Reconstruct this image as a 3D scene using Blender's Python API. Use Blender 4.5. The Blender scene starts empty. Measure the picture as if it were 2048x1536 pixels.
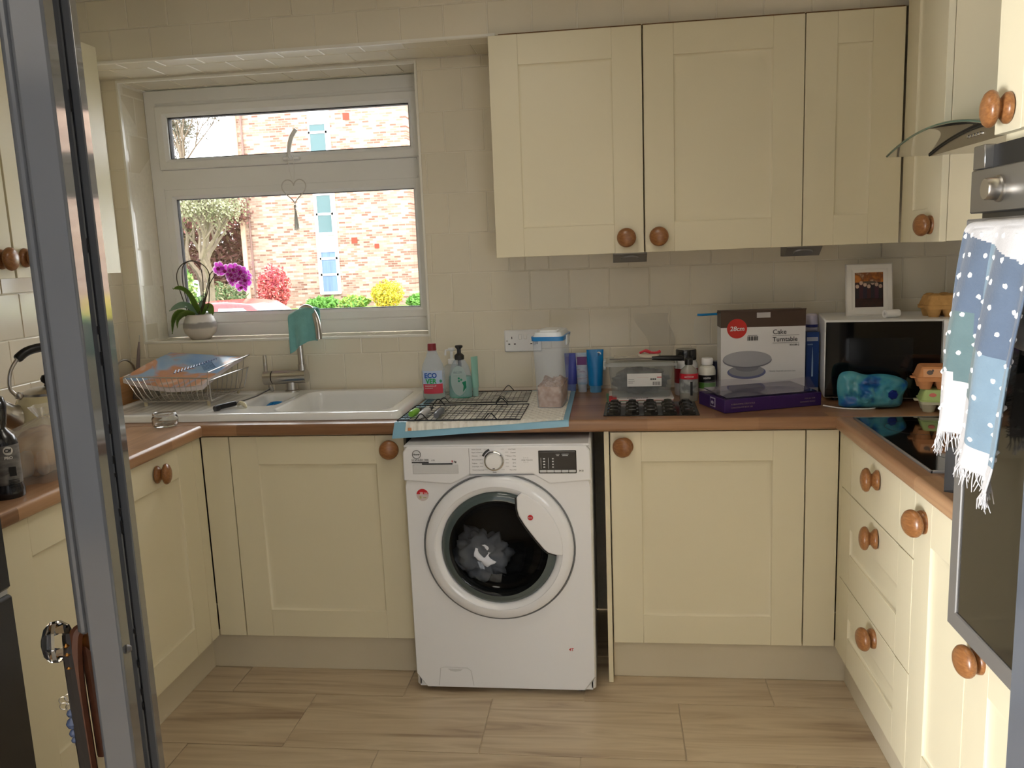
import bpy, bmesh, math, random
from mathutils import Vector, Matrix, Euler, noise
random.seed(7)
PI = math.pi
scene = bpy.context.scene
COL = scene.collection

# ------------------------------------------------------------------ camera
CAM_POS = Vector((1.2516, -2.5726, 1.4489))
CAM_R = Vector((0.99243, 0.11650, -0.03876))
CAM_U = Vector((0.01935, 0.16337, 0.98638))
CAM_F = Vector((-0.12125, 0.97966, -0.15988))
cam_data = bpy.data.cameras.new('camera')
cam_data.sensor_width = 36.0
cam_data.lens = 36.0 * 1637.67 / 2048.0
cam_data.clip_start = 0.05
cam_data.clip_end = 300
cam = bpy.data.objects.new('camera', cam_data)
m3 = Matrix((CAM_R, CAM_U, -CAM_F)).transposed()
cam.matrix_world = Matrix.Translation(CAM_POS) @ m3.to_4x4()
COL.objects.link(cam)
scene.camera = cam

# ------------------------------------------------------------------ world and light
world = bpy.data.worlds.new('sky')
scene.world = world
world.use_nodes = True
wn = world.node_tree
wn.nodes.clear()
w_out = wn.nodes.new('ShaderNodeOutputWorld')
w_bg = wn.nodes.new('ShaderNodeBackground')
w_bg.inputs['Color'].default_value = (0.98, 0.985, 1.0, 1)
w_bg.inputs['Strength'].default_value = 6.6
wn.links.new(w_bg.outputs[0], w_out.inputs[0])

def light(name, kind, loc, energy, color=(1, 1, 1), rot=(0, 0, 0), **kw):
    d = bpy.data.lights.new(name, kind)
    d.energy = energy
    d.color = color
    for k, v in kw.items():
        setattr(d, k, v)
    o = bpy.data.objects.new(name, d)
    o.location = loc
    o.rotation_euler = rot
    COL.objects.link(o)
    return o

light('sun', 'SUN', (8, -20, 20), 0.8, (1.0, 0.95, 0.86), (math.radians(50), 0, math.radians(28)), angle=0.02)
# sky portals: they only guide sampling of the sky through the kitchen window and an assumed rear hall window
for nm, loc, rot, sx, sz in (('window_portal', (-0.055, 0.80, 1.64), (PI / 2, 0, 0), 1.1, 0.95),
                             ('hall_portal', (2.45, -5.22, 1.25), (-PI / 2, 0, 0), .9, 1.2)):
    p = light(nm, 'AREA', loc, 1.0, rot=rot, shape='RECTANGLE', size=sx, size_y=sz)
    p.data.cycles.is_portal = True

# strong area light added to brighten the right-hand units, at an assumed hall window
light('assumed_hall_light', 'AREA', (-1.46, -4.13, .72), 265, (.97, .985, 1.0), (0, -PI / 2, 0), shape='RECTANGLE', size=1.2, size_y=.9)

scene.view_settings.view_transform = 'Standard'
scene.view_settings.look = 'None'
scene.view_settings.gamma = 1.0
scene.view_settings.use_curve_mapping = False
scene.view_settings.exposure = 0.44

# ------------------------------------------------------------------ materials
def S(r, g, b):
    f = lambda c: (c / 255) / 12.92 if c / 255 <= 0.04045 else ((c / 255 + 0.055) / 1.055) ** 2.4
    return (f(r), f(g), f(b), 1)

def mat(name, col, rough=0.5, metal=0.0, vary=0.0, vscale=8.0, bump=0.0, bscale=60.0, stretch=(1, 1, 1), trans=0.0,
        ior=1.45, coat=0.0, emit=None, estr=0.0, alpha=1.0, spec=0.5, objrand=0.0, sheen=0.0):
    m = bpy.data.materials.new(name)
    m.use_nodes = True
    nt = m.node_tree
    b = nt.nodes['Principled BSDF']
    b.inputs['Base Color'].default_value = col
    b.inputs['Roughness'].default_value = rough
    b.inputs['Metallic'].default_value = metal
    b.inputs['IOR'].default_value = ior
    b.inputs['Transmission Weight'].default_value = trans
    b.inputs['Coat Weight'].default_value = coat
    b.inputs['Coat Roughness'].default_value = 0.08
    b.inputs['Alpha'].default_value = alpha
    b.inputs['Specular IOR Level'].default_value = spec
    b.inputs['Sheen Weight'].default_value = sheen
    if emit:
        b.inputs['Emission Color'].default_value = emit
        b.inputs['Emission Strength'].default_value = estr
    if vary or bump or objrand:
        tc = nt.nodes.new('ShaderNodeTexCoord')
        mp = nt.nodes.new('ShaderNodeMapping')
        mp.inputs['Scale'].default_value = stretch
        nt.links.new(tc.outputs['Object'], mp.inputs['Vector'])
    if vary or objrand:
        n = nt.nodes.new('ShaderNodeTexNoise')
        n.inputs['Scale'].default_value = vscale
        n.inputs['Detail'].default_value = 5
        nt.links.new(mp.outputs[0], n.inputs['Vector'])
        hs = nt.nodes.new('ShaderNodeHueSaturation')
        hs.inputs['Color'].default_value = col
        mr = nt.nodes.new('ShaderNodeMapRange')
        mr.inputs['From Min'].default_value = 0.25
        mr.inputs['From Max'].default_value = 0.75
        mr.inputs['To Min'].default_value = 1 - vary
        mr.inputs['To Max'].default_value = 1 + vary
        nt.links.new(n.outputs['Fac'], mr.inputs['Value'])
        last = mr.outputs[0]
        if objrand:
            oi = nt.nodes.new('ShaderNodeObjectInfo')
            m2 = nt.nodes.new('ShaderNodeMapRange')
            m2.inputs['To Min'].default_value = 1 - objrand
            m2.inputs['To Max'].default_value = 1 + objrand
            nt.links.new(oi.outputs['Random'], m2.inputs['Value'])
            mu = nt.nodes.new('ShaderNodeMath')
            mu.operation = 'MULTIPLY'
            nt.links.new(last, mu.inputs[0])
            nt.links.new(m2.outputs[0], mu.inputs[1])
            last = mu.outputs[0]
        nt.links.new(last, hs.inputs['Value'])
        nt.links.new(hs.outputs[0], b.inputs['Base Color'])
    if bump:
        n2 = nt.nodes.new('ShaderNodeTexNoise')
        n2.inputs['Scale'].default_value = bscale
        n2.inputs['Detail'].default_value = 3
        nt.links.new(mp.outputs[0], n2.inputs['Vector'])
        bp = nt.nodes.new('ShaderNodeBump')
        bp.inputs['Strength'].default_value = bump
        bp.inputs['Distance'].default_value = 0.002
        nt.links.new(n2.outputs['Fac'], bp.inputs['Height'])
        nt.links.new(bp.outputs[0], b.inputs['Normal'])
    return m

def ramp_nodes(nt, fac, stops):
    r = nt.nodes.new('ShaderNodeValToRGB')
    e = r.color_ramp.elements
    while len(e) < len(stops):
        e.new(0.5)
    for el, (p, c) in zip(e, stops):
        el.position = p
        el.color = c
    nt.links.new(fac, r.inputs['Fac'])
    return r

def wood_mat(name, c1, c2, c3, rot=0.0, staves=True, rough=0.28, scale=1.0, grain=(3.0, 90.0, 90.0)):
    m = bpy.data.materials.new(name)
    m.use_nodes = True
    nt = m.node_tree
    b = nt.nodes['Principled BSDF']
    b.inputs['Roughness'].default_value = rough
    tc = nt.nodes.new('ShaderNodeTexCoord')
    mp = nt.nodes.new('ShaderNodeMapping')
    mp.inputs['Rotation'].default_value = (0, 0, rot)
    nt.links.new(tc.outputs['Object'], mp.inputs['Vector'])
    g = nt.nodes.new('ShaderNodeMapping')
    g.inputs['Scale'].default_value = grain
    nt.links.new(mp.outputs[0], g.inputs['Vector'])
    n = nt.nodes.new('ShaderNodeTexNoise')
    n.inputs['Scale'].default_value = scale
    n.inputs['Detail'].default_value = 6
    n.inputs['Distortion'].default_value = 0.4
    nt.links.new(g.outputs[0], n.inputs['Vector'])
    if staves:
        br = nt.nodes.new('ShaderNodeTexBrick')
        br.inputs['Scale'].default_value = 1.0
        br.inputs['Brick Width'].default_value = 0.34
        br.inputs['Row Height'].default_value = 0.062
        br.inputs['Mortar Size'].default_value = 0.0
        br.inputs['Bias'].default_value = 0.0
        br.offset = 0.37
        br.inputs['Color1'].default_value = (0, 0, 0, 1)
        br.inputs['Color2'].default_value = (1, 1, 1, 1)
        nt.links.new(mp.outputs[0], br.inputs['Vector'])
        mx = nt.nodes.new('ShaderNodeMix')
        mx.data_type = 'FLOAT'
        mx.inputs[0].default_value = 0.5
        nt.links.new(br.outputs['Color'], mx.inputs[2])
        nt.links.new(n.outputs['Fac'], mx.inputs[3])
        fac = mx.outputs[0]
    else:
        fac = n.outputs['Fac']
    r = ramp_nodes(nt, fac, [(0.2, c1), (0.5, c2), (0.8, c3)])
    nt.links.new(r.outputs[0], b.inputs['Base Color'])
    return m

def pane_mat(name, tint=(0.97, 0.985, 0.98, 1), refl=1.0, ior=1.45, rough=0.0):
    """clear sheet: see-through with a fresnel reflection"""
    m = bpy.data.materials.new(name)
    m.use_nodes = True
    nt = m.node_tree
    nt.nodes.clear()
    o = nt.nodes.new('ShaderNodeOutputMaterial')
    t = nt.nodes.new('ShaderNodeBsdfTransparent')
    t.inputs['Color'].default_value = tint
    g = nt.nodes.new('ShaderNodeBsdfGlossy')
    g.inputs['Roughness'].default_value = rough
    f = nt.nodes.new('ShaderNodeFresnel')
    f.inputs['IOR'].default_value = ior
    mu = nt.nodes.new('ShaderNodeMath')
    mu.operation = 'MULTIPLY'
    mu.inputs[1].default_value = refl
    mx = nt.nodes.new('ShaderNodeMixShader')
    nt.links.new(f.outputs[0], mu.inputs[0])
    nt.links.new(mu.outputs[0], mx.inputs[0])
    nt.links.new(t.outputs[0], mx.inputs[1])
    nt.links.new(g.outputs[0], mx.inputs[2])
    nt.links.new(mx.outputs[0], o.inputs[0])
    return m

def film_mat(name, tint, diff, mix=0.3, rough=0.15):
    """translucent plastic: part see-through, part milky, with gloss"""
    m = bpy.data.materials.new(name)
    m.use_nodes = True
    nt = m.node_tree
    nt.nodes.clear()
    o = nt.nodes.new('ShaderNodeOutputMaterial')
    t = nt.nodes.new('ShaderNodeBsdfTransparent')
    t.inputs['Color'].default_value = tint
    p = nt.nodes.new('ShaderNodeBsdfPrincipled')
    p.inputs['Base Color'].default_value = diff
    p.inputs['Roughness'].default_value = rough
    p.inputs['Subsurface Weight'].default_value = 0.0
    mx = nt.nodes.new('ShaderNodeMixShader')
    mx.inputs[0].default_value = mix
    nt.links.new(t.outputs[0], mx.inputs[1])
    nt.links.new(p.outputs[0], mx.inputs[2])
    nt.links.new(mx.outputs[0], o.inputs[0])
    return m

def mottle_mat(name, stops, scale=10, rough=0.5, stretch=(1, 1, 1), detail=5, distort=0.0, rand=False, bump=0.0):
    m = bpy.data.materials.new(name)
    m.use_nodes = True
    nt = m.node_tree
    b = nt.nodes['Principled BSDF']
    b.inputs['Roughness'].default_value = rough
    tc = nt.nodes.new('ShaderNodeTexCoord')
    mp = nt.nodes.new('ShaderNodeMapping')
    mp.inputs['Scale'].default_value = stretch
    nt.links.new(tc.outputs['Object'], mp.inputs['Vector'])
    vec = mp.outputs[0]
    n = nt.nodes.new('ShaderNodeTexNoise')
    n.inputs['Scale'].default_value = scale
    n.inputs['Detail'].default_value = detail
    n.inputs['Distortion'].default_value = distort
    if rand:
        oi = nt.nodes.new('ShaderNodeObjectInfo')
        mu = nt.nodes.new('ShaderNodeVectorMath')
        mu.operation = 'ADD'
        sc = nt.nodes.new('ShaderNodeMath')
        sc.operation = 'MULTIPLY'
        sc.inputs[1].default_value = 57.0
        nt.links.new(oi.outputs['Random'], sc.inputs[0])
        nt.links.new(vec, mu.inputs[0])
        nt.links.new(sc.outputs[0], mu.inputs[1])
        vec = mu.outputs[0]
    nt.links.new(vec, n.inputs['Vector'])
    r = ramp_nodes(nt, n.outputs['Fac'], stops)
    nt.links.new(r.outputs[0], b.inputs['Base Color'])
    if bump:
        bp = nt.nodes.new('ShaderNodeBump')
        bp.inputs['Strength'].default_value = bump
        bp.inputs['Distance'].default_value = 0.003
        nt.links.new(n.outputs['Fac'], bp.inputs['Height'])
        nt.links.new(bp.outputs[0], b.inputs['Normal'])
    return m

def leaf_mat(name, col, mix=.5, vary=.2, vscale=14):
    """thin petal or leaf: diffuse with light coming through from behind"""
    m = mat(name, col, .45, vary=vary, vscale=vscale)
    nt = m.node_tree
    b = nt.nodes['Principled BSDF']
    t = nt.nodes.new('ShaderNodeBsdfTranslucent')
    t.inputs['Color'].default_value = col
    mx = nt.nodes.new('ShaderNodeMixShader')
    mx.inputs[0].default_value = mix
    nt.links.new(b.outputs[0], mx.inputs[1])
    nt.links.new(t.outputs[0], mx.inputs[2])
    nt.links.new(mx.outputs[0], nt.nodes['Material Output'].inputs[0])
    return m

def brick_mat(name):
    m = bpy.data.materials.new(name)
    m.use_nodes = True
    nt = m.node_tree
    b = nt.nodes['Principled BSDF']
    b.inputs['Roughness'].default_value = 0.9
    tc = nt.nodes.new('ShaderNodeTexCoord')
    mp = nt.nodes.new('ShaderNodeMapping')
    mp.inputs['Rotation'].default_value = (PI / 2, 0, 0)
    nt.links.new(tc.outputs['Object'], mp.inputs['Vector'])
    br = nt.nodes.new('ShaderNodeTexBrick')
    br.inputs['Scale'].default_value = 1.0
    br.inputs['Brick Width'].default_value = 0.30
    br.inputs['Row Height'].default_value = 0.098
    br.inputs['Mortar Size'].default_value = 0.013
    br.inputs['Color1'].default_value = S(112, 74, 62)
    br.inputs['Color2'].default_value = S(184, 156, 138)
    br.inputs['Mortar'].default_value = S(146, 130, 118)
    nt.links.new(mp.outputs[0], br.inputs['Vector'])
    n = nt.nodes.new('ShaderNodeTexNoise')
    n.inputs['Scale'].default_value = 0.7
    n.inputs['Detail'].default_value = 6
    nt.links.new(tc.outputs['Object'], n.inputs['Vector'])
    mx = nt.nodes.new('ShaderNodeMix')
    mx.data_type = 'RGBA'
    mx.blend_type = 'OVERLAY'
    mx.inputs[0].default_value = 0.35
    nt.links.new(br.outputs['Color'], mx.inputs[6])
    nt.links.new(n.outputs['Fac'], mx.inputs[7])
    nt.links.new(mx.outputs[2], b.inputs['Base Color'])
    return m

CREAM = mat('cream_cabinet_foil', S(226, 217, 188), 0.38, vary=0.012, vscale=3, bump=0.05, bscale=350)
CARC = mat('cream_carcass_board', S(228, 217, 186), 0.5, vary=0.015, vscale=4)
CHIP = mat('raw_chipboard_edge', S(120, 88, 55), 0.8, vary=0.2, vscale=120)
TILE = mat('cream_glazed_tile', S(231, 222, 201), 0.14, vary=0.015, vscale=5, bump=0.035, bscale=16, objrand=0.015)
GROUT = mat('pale_grout', S(236, 229, 212), 0.8, vary=0.05, vscale=60)
PLASTER = mat('off_white_plaster', S(225, 220, 210), 0.9, vary=0.02)
HALLWALL = mat('grey_hall_wall', S(112, 114, 120), 0.9, vary=0.02)
UPVC = mat('white_upvc', S(236, 235, 232), 0.28, vary=0.01)
TRIMW = mat('white_tile_trim', S(240, 236, 224), 0.3)
GASKET = mat('dark_gasket', S(50, 45, 45), 0.7)
GLASS = pane_mat('window_glass', (0.97, 0.98, 0.98, 1))
OAK = wood_mat('oak_knob_wood', S(116, 74, 42), S(144, 96, 56), S(164, 116, 70), staves=False, rough=0.3, scale=1.0, grain=(60, 240, 240))
WORK = wood_mat('beech_block_laminate', S(124, 90, 64), S(156, 116, 84), S(184, 144, 108))
WORKR = wood_mat('beech_block_laminate_turned', S(124, 90, 64), S(156, 116, 84), S(184, 144, 108), rot=PI / 2)
FLOORT = mottle_mat('travertine_floor_tile', [(0.3, S(158, 136, 112)), (0.42, S(190, 170, 142)), (0.55, S(206, 188, 160)), (0.68, S(188, 168, 140)), (.8, S(164, 142, 116))],
                    scale=2.2, rough=0.30, stretch=(0.8, 9, 3), detail=9, distort=0.6, rand=True)
FGROUT = mat('floor_grout', S(206, 190, 164), 0.9)
WHITE = mat('white_plastic', S(238, 238, 238), 0.3)
WENAMEL = mat('white_enamel', S(236, 237, 240), 0.2, coat=0.3)
CERAMIC = mat('white_ceramic', S(240, 240, 238), 0.12, coat=0.5)
STEEL = mat('brushed_steel', S(190, 186, 180), 0.28, 1.0, bump=0.02, bscale=300)
CHROME = mat('chrome', S(220, 220, 220), 0.08, 1.0)
DSTEEL = mat('dark_steel', S(108, 108, 110), 0.35, 1.0)
GREYM = mat('grey_metal', S(150, 148, 146), 0.45, 0.6)
BLACK = mat('black_plastic', S(22, 22, 24), 0.35)
BGLOSS = mat('black_gloss', S(9, 9, 11), 0.04, coat=0.5)
DARK = mat('gap_shade_black', S(20, 19, 18), 0.9)
RUBBER = mat('grey_rubber', S(70, 72, 72), 0.6)
RED = mat('red_print', S(200, 40, 50), 0.45)
DKGREY = mat('dark_grey_print', S(60, 60, 62), 0.5)
MIDGREY = mat('mid_grey_print', S(140, 140, 142), 0.5)
LTGREY = mat('light_grey_plastic', S(205, 206, 208), 0.35)
PAPER = mat('white_paper', S(238, 236, 232), 0.7, vary=0.02)
GREEN = mat('leaf_green', S(96, 132, 60), 0.4, vary=0.25, vscale=14)
BLUE = mat('blue_plastic', S(30, 120, 190), 0.35)
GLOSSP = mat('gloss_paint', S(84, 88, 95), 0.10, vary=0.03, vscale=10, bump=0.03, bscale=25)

# ------------------------------------------------------------------ mesh building
class MB:
    def __init__(s, tf=None):
        s.v, s.f, s.mi, s.tf = [], [], [], tf or Matrix()
    def add(s, vs, fs, m=0):
        o = len(s.v)
        s.v += [s.tf @ Vector(v) for v in vs]
        s.f += [tuple(i + o for i in f) for f in fs]
        s.mi += [m] * len(fs)
        return s
    def box(s, x0, x1, y0, y1, z0, z1, b=0.0, m=0):
        if x0 > x1: x0, x1 = x1, x0
        if y0 > y1: y0, y1 = y1, y0
        if z0 > z1: z0, z1 = z1, z0
        b = min(b, (x1 - x0) * .45, (y1 - y0) * .45, (z1 - z0) * .45)
        if b <= 0:
            vs = [(x, y, z) for x in (x0, x1) for y in (y0, y1) for z in (z0, z1)]
            return s.add(vs, [(0, 1, 3, 2), (4, 6, 7, 5), (0, 4, 5, 1), (2, 3, 7, 6), (0, 2, 6, 4), (1, 5, 7, 3)], m)
        vs, idx = [], {}
        X, Y, Z = (x0, x1), (y0, y1), (z0, z1)
        for i in (0, 1):
            for j in (0, 1):
                for k in (0, 1):
                    sx, sy, sz = (1, -1)[i], (1, -1)[j], (1, -1)[k]
                    for a in range(3):
                        p = [X[i] + (0 if a == 0 else b * sx), Y[j] + (0 if a == 1 else b * sy), Z[k] + (0 if a == 2 else b * sz)]
                        idx[i, j, k, a] = len(vs)
                        vs.append(p)
        fs = []
        for i in (0, 1):
            fs.append([idx[i, 0, 0, 0], idx[i, 1, 0, 0], idx[i, 1, 1, 0], idx[i, 0, 1, 0]])
            fs.append([idx[0, i, 0, 1], idx[1, i, 0, 1], idx[1, i, 1, 1], idx[0, i, 1, 1]])
            fs.append([idx[0, 0, i, 2], idx[1, 0, i, 2], idx[1, 1, i, 2], idx[0, 1, i, 2]])
            for j in (0, 1):
                fs.append([idx[0, i, j, 1], idx[1, i, j, 1], idx[1, i, j, 2], idx[0, i, j, 2]])
                fs.append([idx[i, 0, j, 0], idx[i, 1, j, 0], idx[i, 1, j, 2], idx[i, 0, j, 2]])
                fs.append([idx[i, j, 0, 0], idx[i, j, 1, 0], idx[i, j, 1, 1], idx[i, j, 0, 1]])
                for k in (0, 1):
                    fs.append([idx[i, j, k, 0], idx[i, j, k, 1], idx[i, j, k, 2]])
        return s.add(vs, fs, m)
    def lathe(s, prof, seg=24, m=0, tf=None, squash=1.0, arc=None):
        """prof: (r, z) list about +Z"""
        tf = tf or Matrix()
        vs, fs = [], []
        n = len(prof)
        for i in range(seg):
            a = 2 * PI * i / seg
            for r, z in prof:
                vs.append(tf @ Vector((r * math.cos(a), r * math.sin(a) * squash, z)))
        for i in range(seg):
            j = (i + 1) % seg
            for k in range(n - 1):
                q = [i * n + k, j * n + k, j * n + k + 1, i * n + k + 1]
                if prof[k][0] < 1e-7: q = [q[0], q[2], q[3]]
                elif prof[k + 1][0] < 1e-7: q = [q[0], q[1], q[2]]
                fs.append(q)
        return s.add(vs, fs, m)
    def tube(s, pts, r, seg=8, m=0, closed=False, cap=True):
        pts = [Vector(p) for p in pts]
        n = len(pts)
        rr = r if isinstance(r, (list, tuple)) else [r] * n
        vs, fs = [], []
        up = None
        for i, p in enumerate(pts):
            if closed:
                t = pts[(i + 1) % n] - pts[i - 1]
            else:
                t = pts[min(i + 1, n - 1)] - pts[max(i - 1, 0)]
            t.normalize()
            if up is None:
                up = Vector((0, 0, 1)) if abs(t.z) < .9 else Vector((1, 0, 0))
            a = up - t * up.dot(t)
            if a.length < 1e-6:
                a = t.orthogonal()
            a.normalize()
            up = a
            b = t.cross(a)
            for k in range(seg):
                an = 2 * PI * k / seg
                vs.append(p + (a * math.cos(an) + b * math.sin(an)) * rr[i])
        for i in range(n if closed else n - 1):
            j = (i + 1) % n
            for k in range(seg):
                l = (k + 1) % seg
                fs.append((i * seg + k, i * seg + l, j * seg + l, j * seg + k))
        if cap and not closed:
            fs.append(tuple(range(seg))[::-1])
            fs.append(tuple((n - 1) * seg + k for k in range(seg)))
        return s.add(vs, fs, m)
    def prism(s, poly, h0, h1, axis='z', m=0):
        """poly (a,b) extruded along axis; x:(y,z) y:(x,z) z:(x,y)"""
        def P(a, b, h):
            return {'x': (h, a, b), 'y': (a, h, b), 'z': (a, b, h)}[axis]
        n = len(poly)
        vs = [P(a, b, h0) for a, b in poly] + [P(a, b, h1) for a, b in poly]
        fs = [tuple(range(n))[::-1], tuple(range(n, 2 * n))] + [(i, (i + 1) % n, (i + 1) % n + n, i + n) for i in range(n)]
        return s.add(vs, fs, m)
    def grid(s, fn, nu, nv, m=0, mfn=None, closeu=False):
        o = len(s.v)
        s.v += [s.tf @ Vector(fn(i / nu, j / nv)) for i in range(nu + (0 if closeu else 1)) for j in range(nv + 1)]
        N = nu if closeu else nu + 1
        for i in range(nu):
            for j in range(nv):
                a, b = i, (i + 1) % N
                s.f.append((o + a * (nv + 1) + j, o + b * (nv + 1) + j, o + b * (nv + 1) + j + 1, o + a * (nv + 1) + j + 1))
                s.mi.append(mfn((i + .5) / nu, (j + .5) / nv) if mfn else m)
        return s
    def rectframe(s, x0, x1, z0, z1, prof, m=0):
        """sweep (inset, y) profile round a rectangle in XZ with mitred corners"""
        o = len(s.v)
        for i, y in prof:
            s.v += [s.tf @ Vector(p) for p in ((x0 + i, y, z0 + i), (x1 - i, y, z0 + i), (x1 - i, y, z1 - i), (x0 + i, y, z1 - i))]
        for k in range(len(prof) - 1):
            for c in range(4):
                d = (c + 1) % 4
                s.f.append((o + k * 4 + c, o + k * 4 + d, o + k * 4 + 4 + d, o + k * 4 + 4 + c))
                s.mi.append(m)
        return s
    def mesh(s, name, smooth=40):
        me = bpy.data.meshes.new(name)
        me.from_pydata([tuple(v) for v in s.v], [], s.f)
        if any(s.mi):
            me.polygons.foreach_set('material_index', s.mi)
        bm = bmesh.new()
        bm.from_mesh(me)
        bmesh.ops.recalc_face_normals(bm, faces=bm.faces)
        bm.to_mesh(me)
        bm.free()
        if smooth:
            me.polygons.foreach_set('use_smooth', [True] * len(me.polygons))
            me.set_sharp_from_angle(angle=math.radians(smooth))
        me.update()
        return me
    def build(s, name, mats, parent=None, smooth=40, loc=None, rot=None):
        me = s.mesh(name, smooth)
        for m in (mats if isinstance(mats, (list, tuple)) else [mats]):
            me.materials.append(m)
        return link(name, me, parent, loc, rot)

def link(name, me, parent=None, loc=None, rot=None):
    o = bpy.data.objects.new(name, me)
    COL.objects.link(o)
    if parent: o.parent = parent
    if loc is not None: o.location = loc
    if rot is not None: o.rotation_euler = rot
    return o

def thing(name, label, cat, loc=(0, 0, 0), rz=0.0, group=None, rot=None):
    o = bpy.data.objects.new(name, None)
    o.empty_display_size = 0.05
    COL.objects.link(o)
    o.location = loc
    o.rotation_euler = rot if rot else (0, 0, rz)
    return tag(o, label, cat, group)

def tag(o, label, cat, group=None):
    o['label'] = label
    o['category'] = cat
    if group: o['group'] = group
    return o

def struct(o):
    o['kind'] = 'structure'
    return o

def text(body, size, loc, rot, m, parent, name='lettering', align='LEFT', bold=0.0, ext=0.0003, sx=1.0, shear=0.0):
    c = bpy.data.curves.new(name, 'FONT')
    c.body = body
    c.size = size
    c.align_x = align
    c.offset = bold
    c.extrude = ext
    c.shear = shear
    c.resolution_u = 3
    t = bpy.data.objects.new(name, c)
    COL.objects.link(t)
    dg = bpy.context.evaluated_depsgraph_get()
    me = bpy.data.meshes.new_from_object(t.evaluated_get(dg))
    bpy.data.objects.remove(t)
    bpy.data.curves.remove(c)
    me.materials.clear()
    me.materials.append(m)
    o = link(name, me, parent, loc, rot)
    o.scale = (sx, 1, 1)
    return o

FR = (PI / 2, 0, 0)            # lettering that faces -Y

def rpoly(x0, x1, y0, y1, r, n=5):
    """rounded rectangle outline"""
    out = []
    for cx, cy, a0 in ((x1 - r, y1 - r, 0), (x0 + r, y1 - r, 90), (x0 + r, y0 + r, 180), (x1 - r, y0 + r, 270)):
        for k in range(n + 1):
            a = math.radians(a0 + 90 * k / n)
            out.append((cx + r * math.cos(a), cy + r * math.sin(a)))
    return out

def circ(cx, cy, r, n=24, a0=0, a1=360):
    return [(cx + r * math.cos(math.radians(a0 + (a1 - a0) * k / n)), cy + r * math.sin(math.radians(a0 + (a1 - a0) * k / n)))
            for k in range(n + (0 if a1 - a0 == 360 else 1))]

def spline(pts, n=6, closed=False):
    """Catmull-Rom through pts"""
    P = [Vector(p) for p in pts]
    N = len(P)
    out = []
    for i in range(N if closed else N - 1):
        if closed:
            a, b, c, d = P[i - 1], P[i], P[(i + 1) % N], P[(i + 2) % N]
        else:
            a, b, c, d = P[max(i - 1, 0)], P[i], P[i + 1], P[min(i + 2, N - 1)]
        for k in range(n):
            t = k / n
            out.append(0.5 * ((2 * b) + (c - a) * t + (2 * a - 5 * b + 4 * c - d) * t * t + (3 * b - a - 3 * c + d) * t ** 3))
    if not closed: out.append(P[-1])
    return out

# ------------------------------------------------------------------ key levels of the room
XL, XR = -0.12, 1.928           # worktop edges of the side runs
DL, DR = -0.142, 1.948          # door planes of the side runs
WL, WR = -0.72, 2.53            # side walls
YB = 0.581                      # face of the back wall tiles
ZT = 0.91                       # worktop
CEIL = 2.385
BK_Y, BK_Z = 0.33, 2.172        # tiled bulkhead: front and underside
WX0, WX1, WZ0, WZ1 = -0.65, 0.541, 1.137, 2.160   # window opening
T, TX0, TZ0 = 0.1515, 1.2478, 1.3735
# ================================================================== room shell
GB = YB + 0.0022                 # grout face behind the tile faces
def wall(name, boxes, m):
    w = MB()
    for b in boxes: w.box(*b)
    return struct(w.build(name, m, smooth=0))

wall_back = wall('wall_back', [(WL - .1, WX0, GB, .86, 0, CEIL), (WX1, WR + .1, GB, .86, 0, CEIL),
                               (WX0, WX1, GB, .86, 0, WZ0 - .004), (WX0, WX1, GB, .86, WZ1 + .004, CEIL)], GROUT)
wall_left = wall('wall_left', [(WL - .2, WL - .0022, -1.85, GB, 0, CEIL)], GROUT)
wall_right = wall('wall_right', [(WR + .0022, WR + .2, -1.85, GB, 0, CEIL)], GROUT)
trim_beam = wall('trim_1', [(WL, WR, BK_Y + .0022, GB, BK_Z + .0022, CEIL)], GROUT)
ceiling = wall('ceiling', [(-1.6, 3.4, -5.4, .86, CEIL, CEIL + .15)], PLASTER)
wall_front = wall('wall_front', [(WL - .2, .47, -2.02, -1.77, 0, CEIL), (1.70, WR + .2, -1.87, -1.77, 0, CEIL), (.47, 1.70, -1.87, -1.77, 2.06, CEIL)], PLASTER)  # left part thickened out of view to keep the added hall light off the door edge
wall_hall_left = wall('wall_hall_left', [(-1.6, -1.5, -3.68, -1.77, 0, CEIL), (-1.6, -1.5, -5.4, -4.58, 0, CEIL), (-1.6, -1.5, -4.58, -3.68, 0, .10), (-1.6, -1.5, -4.58, -3.68, 1.35, CEIL)], HALLWALL)  # opening is an assumed side window, out of view
wall_hall_right = wall('wall_hall_right', [(3.3, 3.4, -5.4, -1.87, 0, CEIL)], HALLWALL)
wall_hall_back = wall('wall_hall_back', [(-1.6, 2.0, -5.4, -5.3, 0, CEIL), (2.9, 3.4, -5.4, -5.3, 0, CEIL), (2.0, 2.9, -5.4, -5.3, 0, .65), (2.0, 2.9, -5.4, -5.3, 1.85, CEIL)], HALLWALL)  # opening is an assumed rear window, out of view
wall('wall_hall_infill', [(-1.6, WL - .2, -2.02, -1.77, 0, CEIL), (WR + .2, 3.4, -1.87, -1.77, 0, CEIL)], HALLWALL)
w = MB()
w.rectframe(2.0, 2.9, .65, 1.85, [(0, -5.4), (0, -5.28), (.06, -5.28), (.06, -5.4)])
w.box(2.42, 2.48, -5.38, -5.3, .65, 1.85)
struct(w.build('window_2_assumed', UPVC))  # assumed rear hall window, unseen, put in to let sky light through
w = MB()
w.box(-1.58, -1.48, -4.64, -4.58, 0, 1.42).box(-1.58, -1.48, -3.68, -3.62, 0, 1.42).box(-1.58, -1.48, -4.58, -3.68, 1.35, 1.42).box(-1.58, -1.52, -4.58, -3.68, 0, .12)
struct(w.build('window_3_assumed', UPVC))  # assumed side window frame around the added hall light, unseen
struct(MB().box(-1.6, 3.4, -5.4, .6, -.2, -.004).build('floor', FGROUT, smooth=0))
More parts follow.
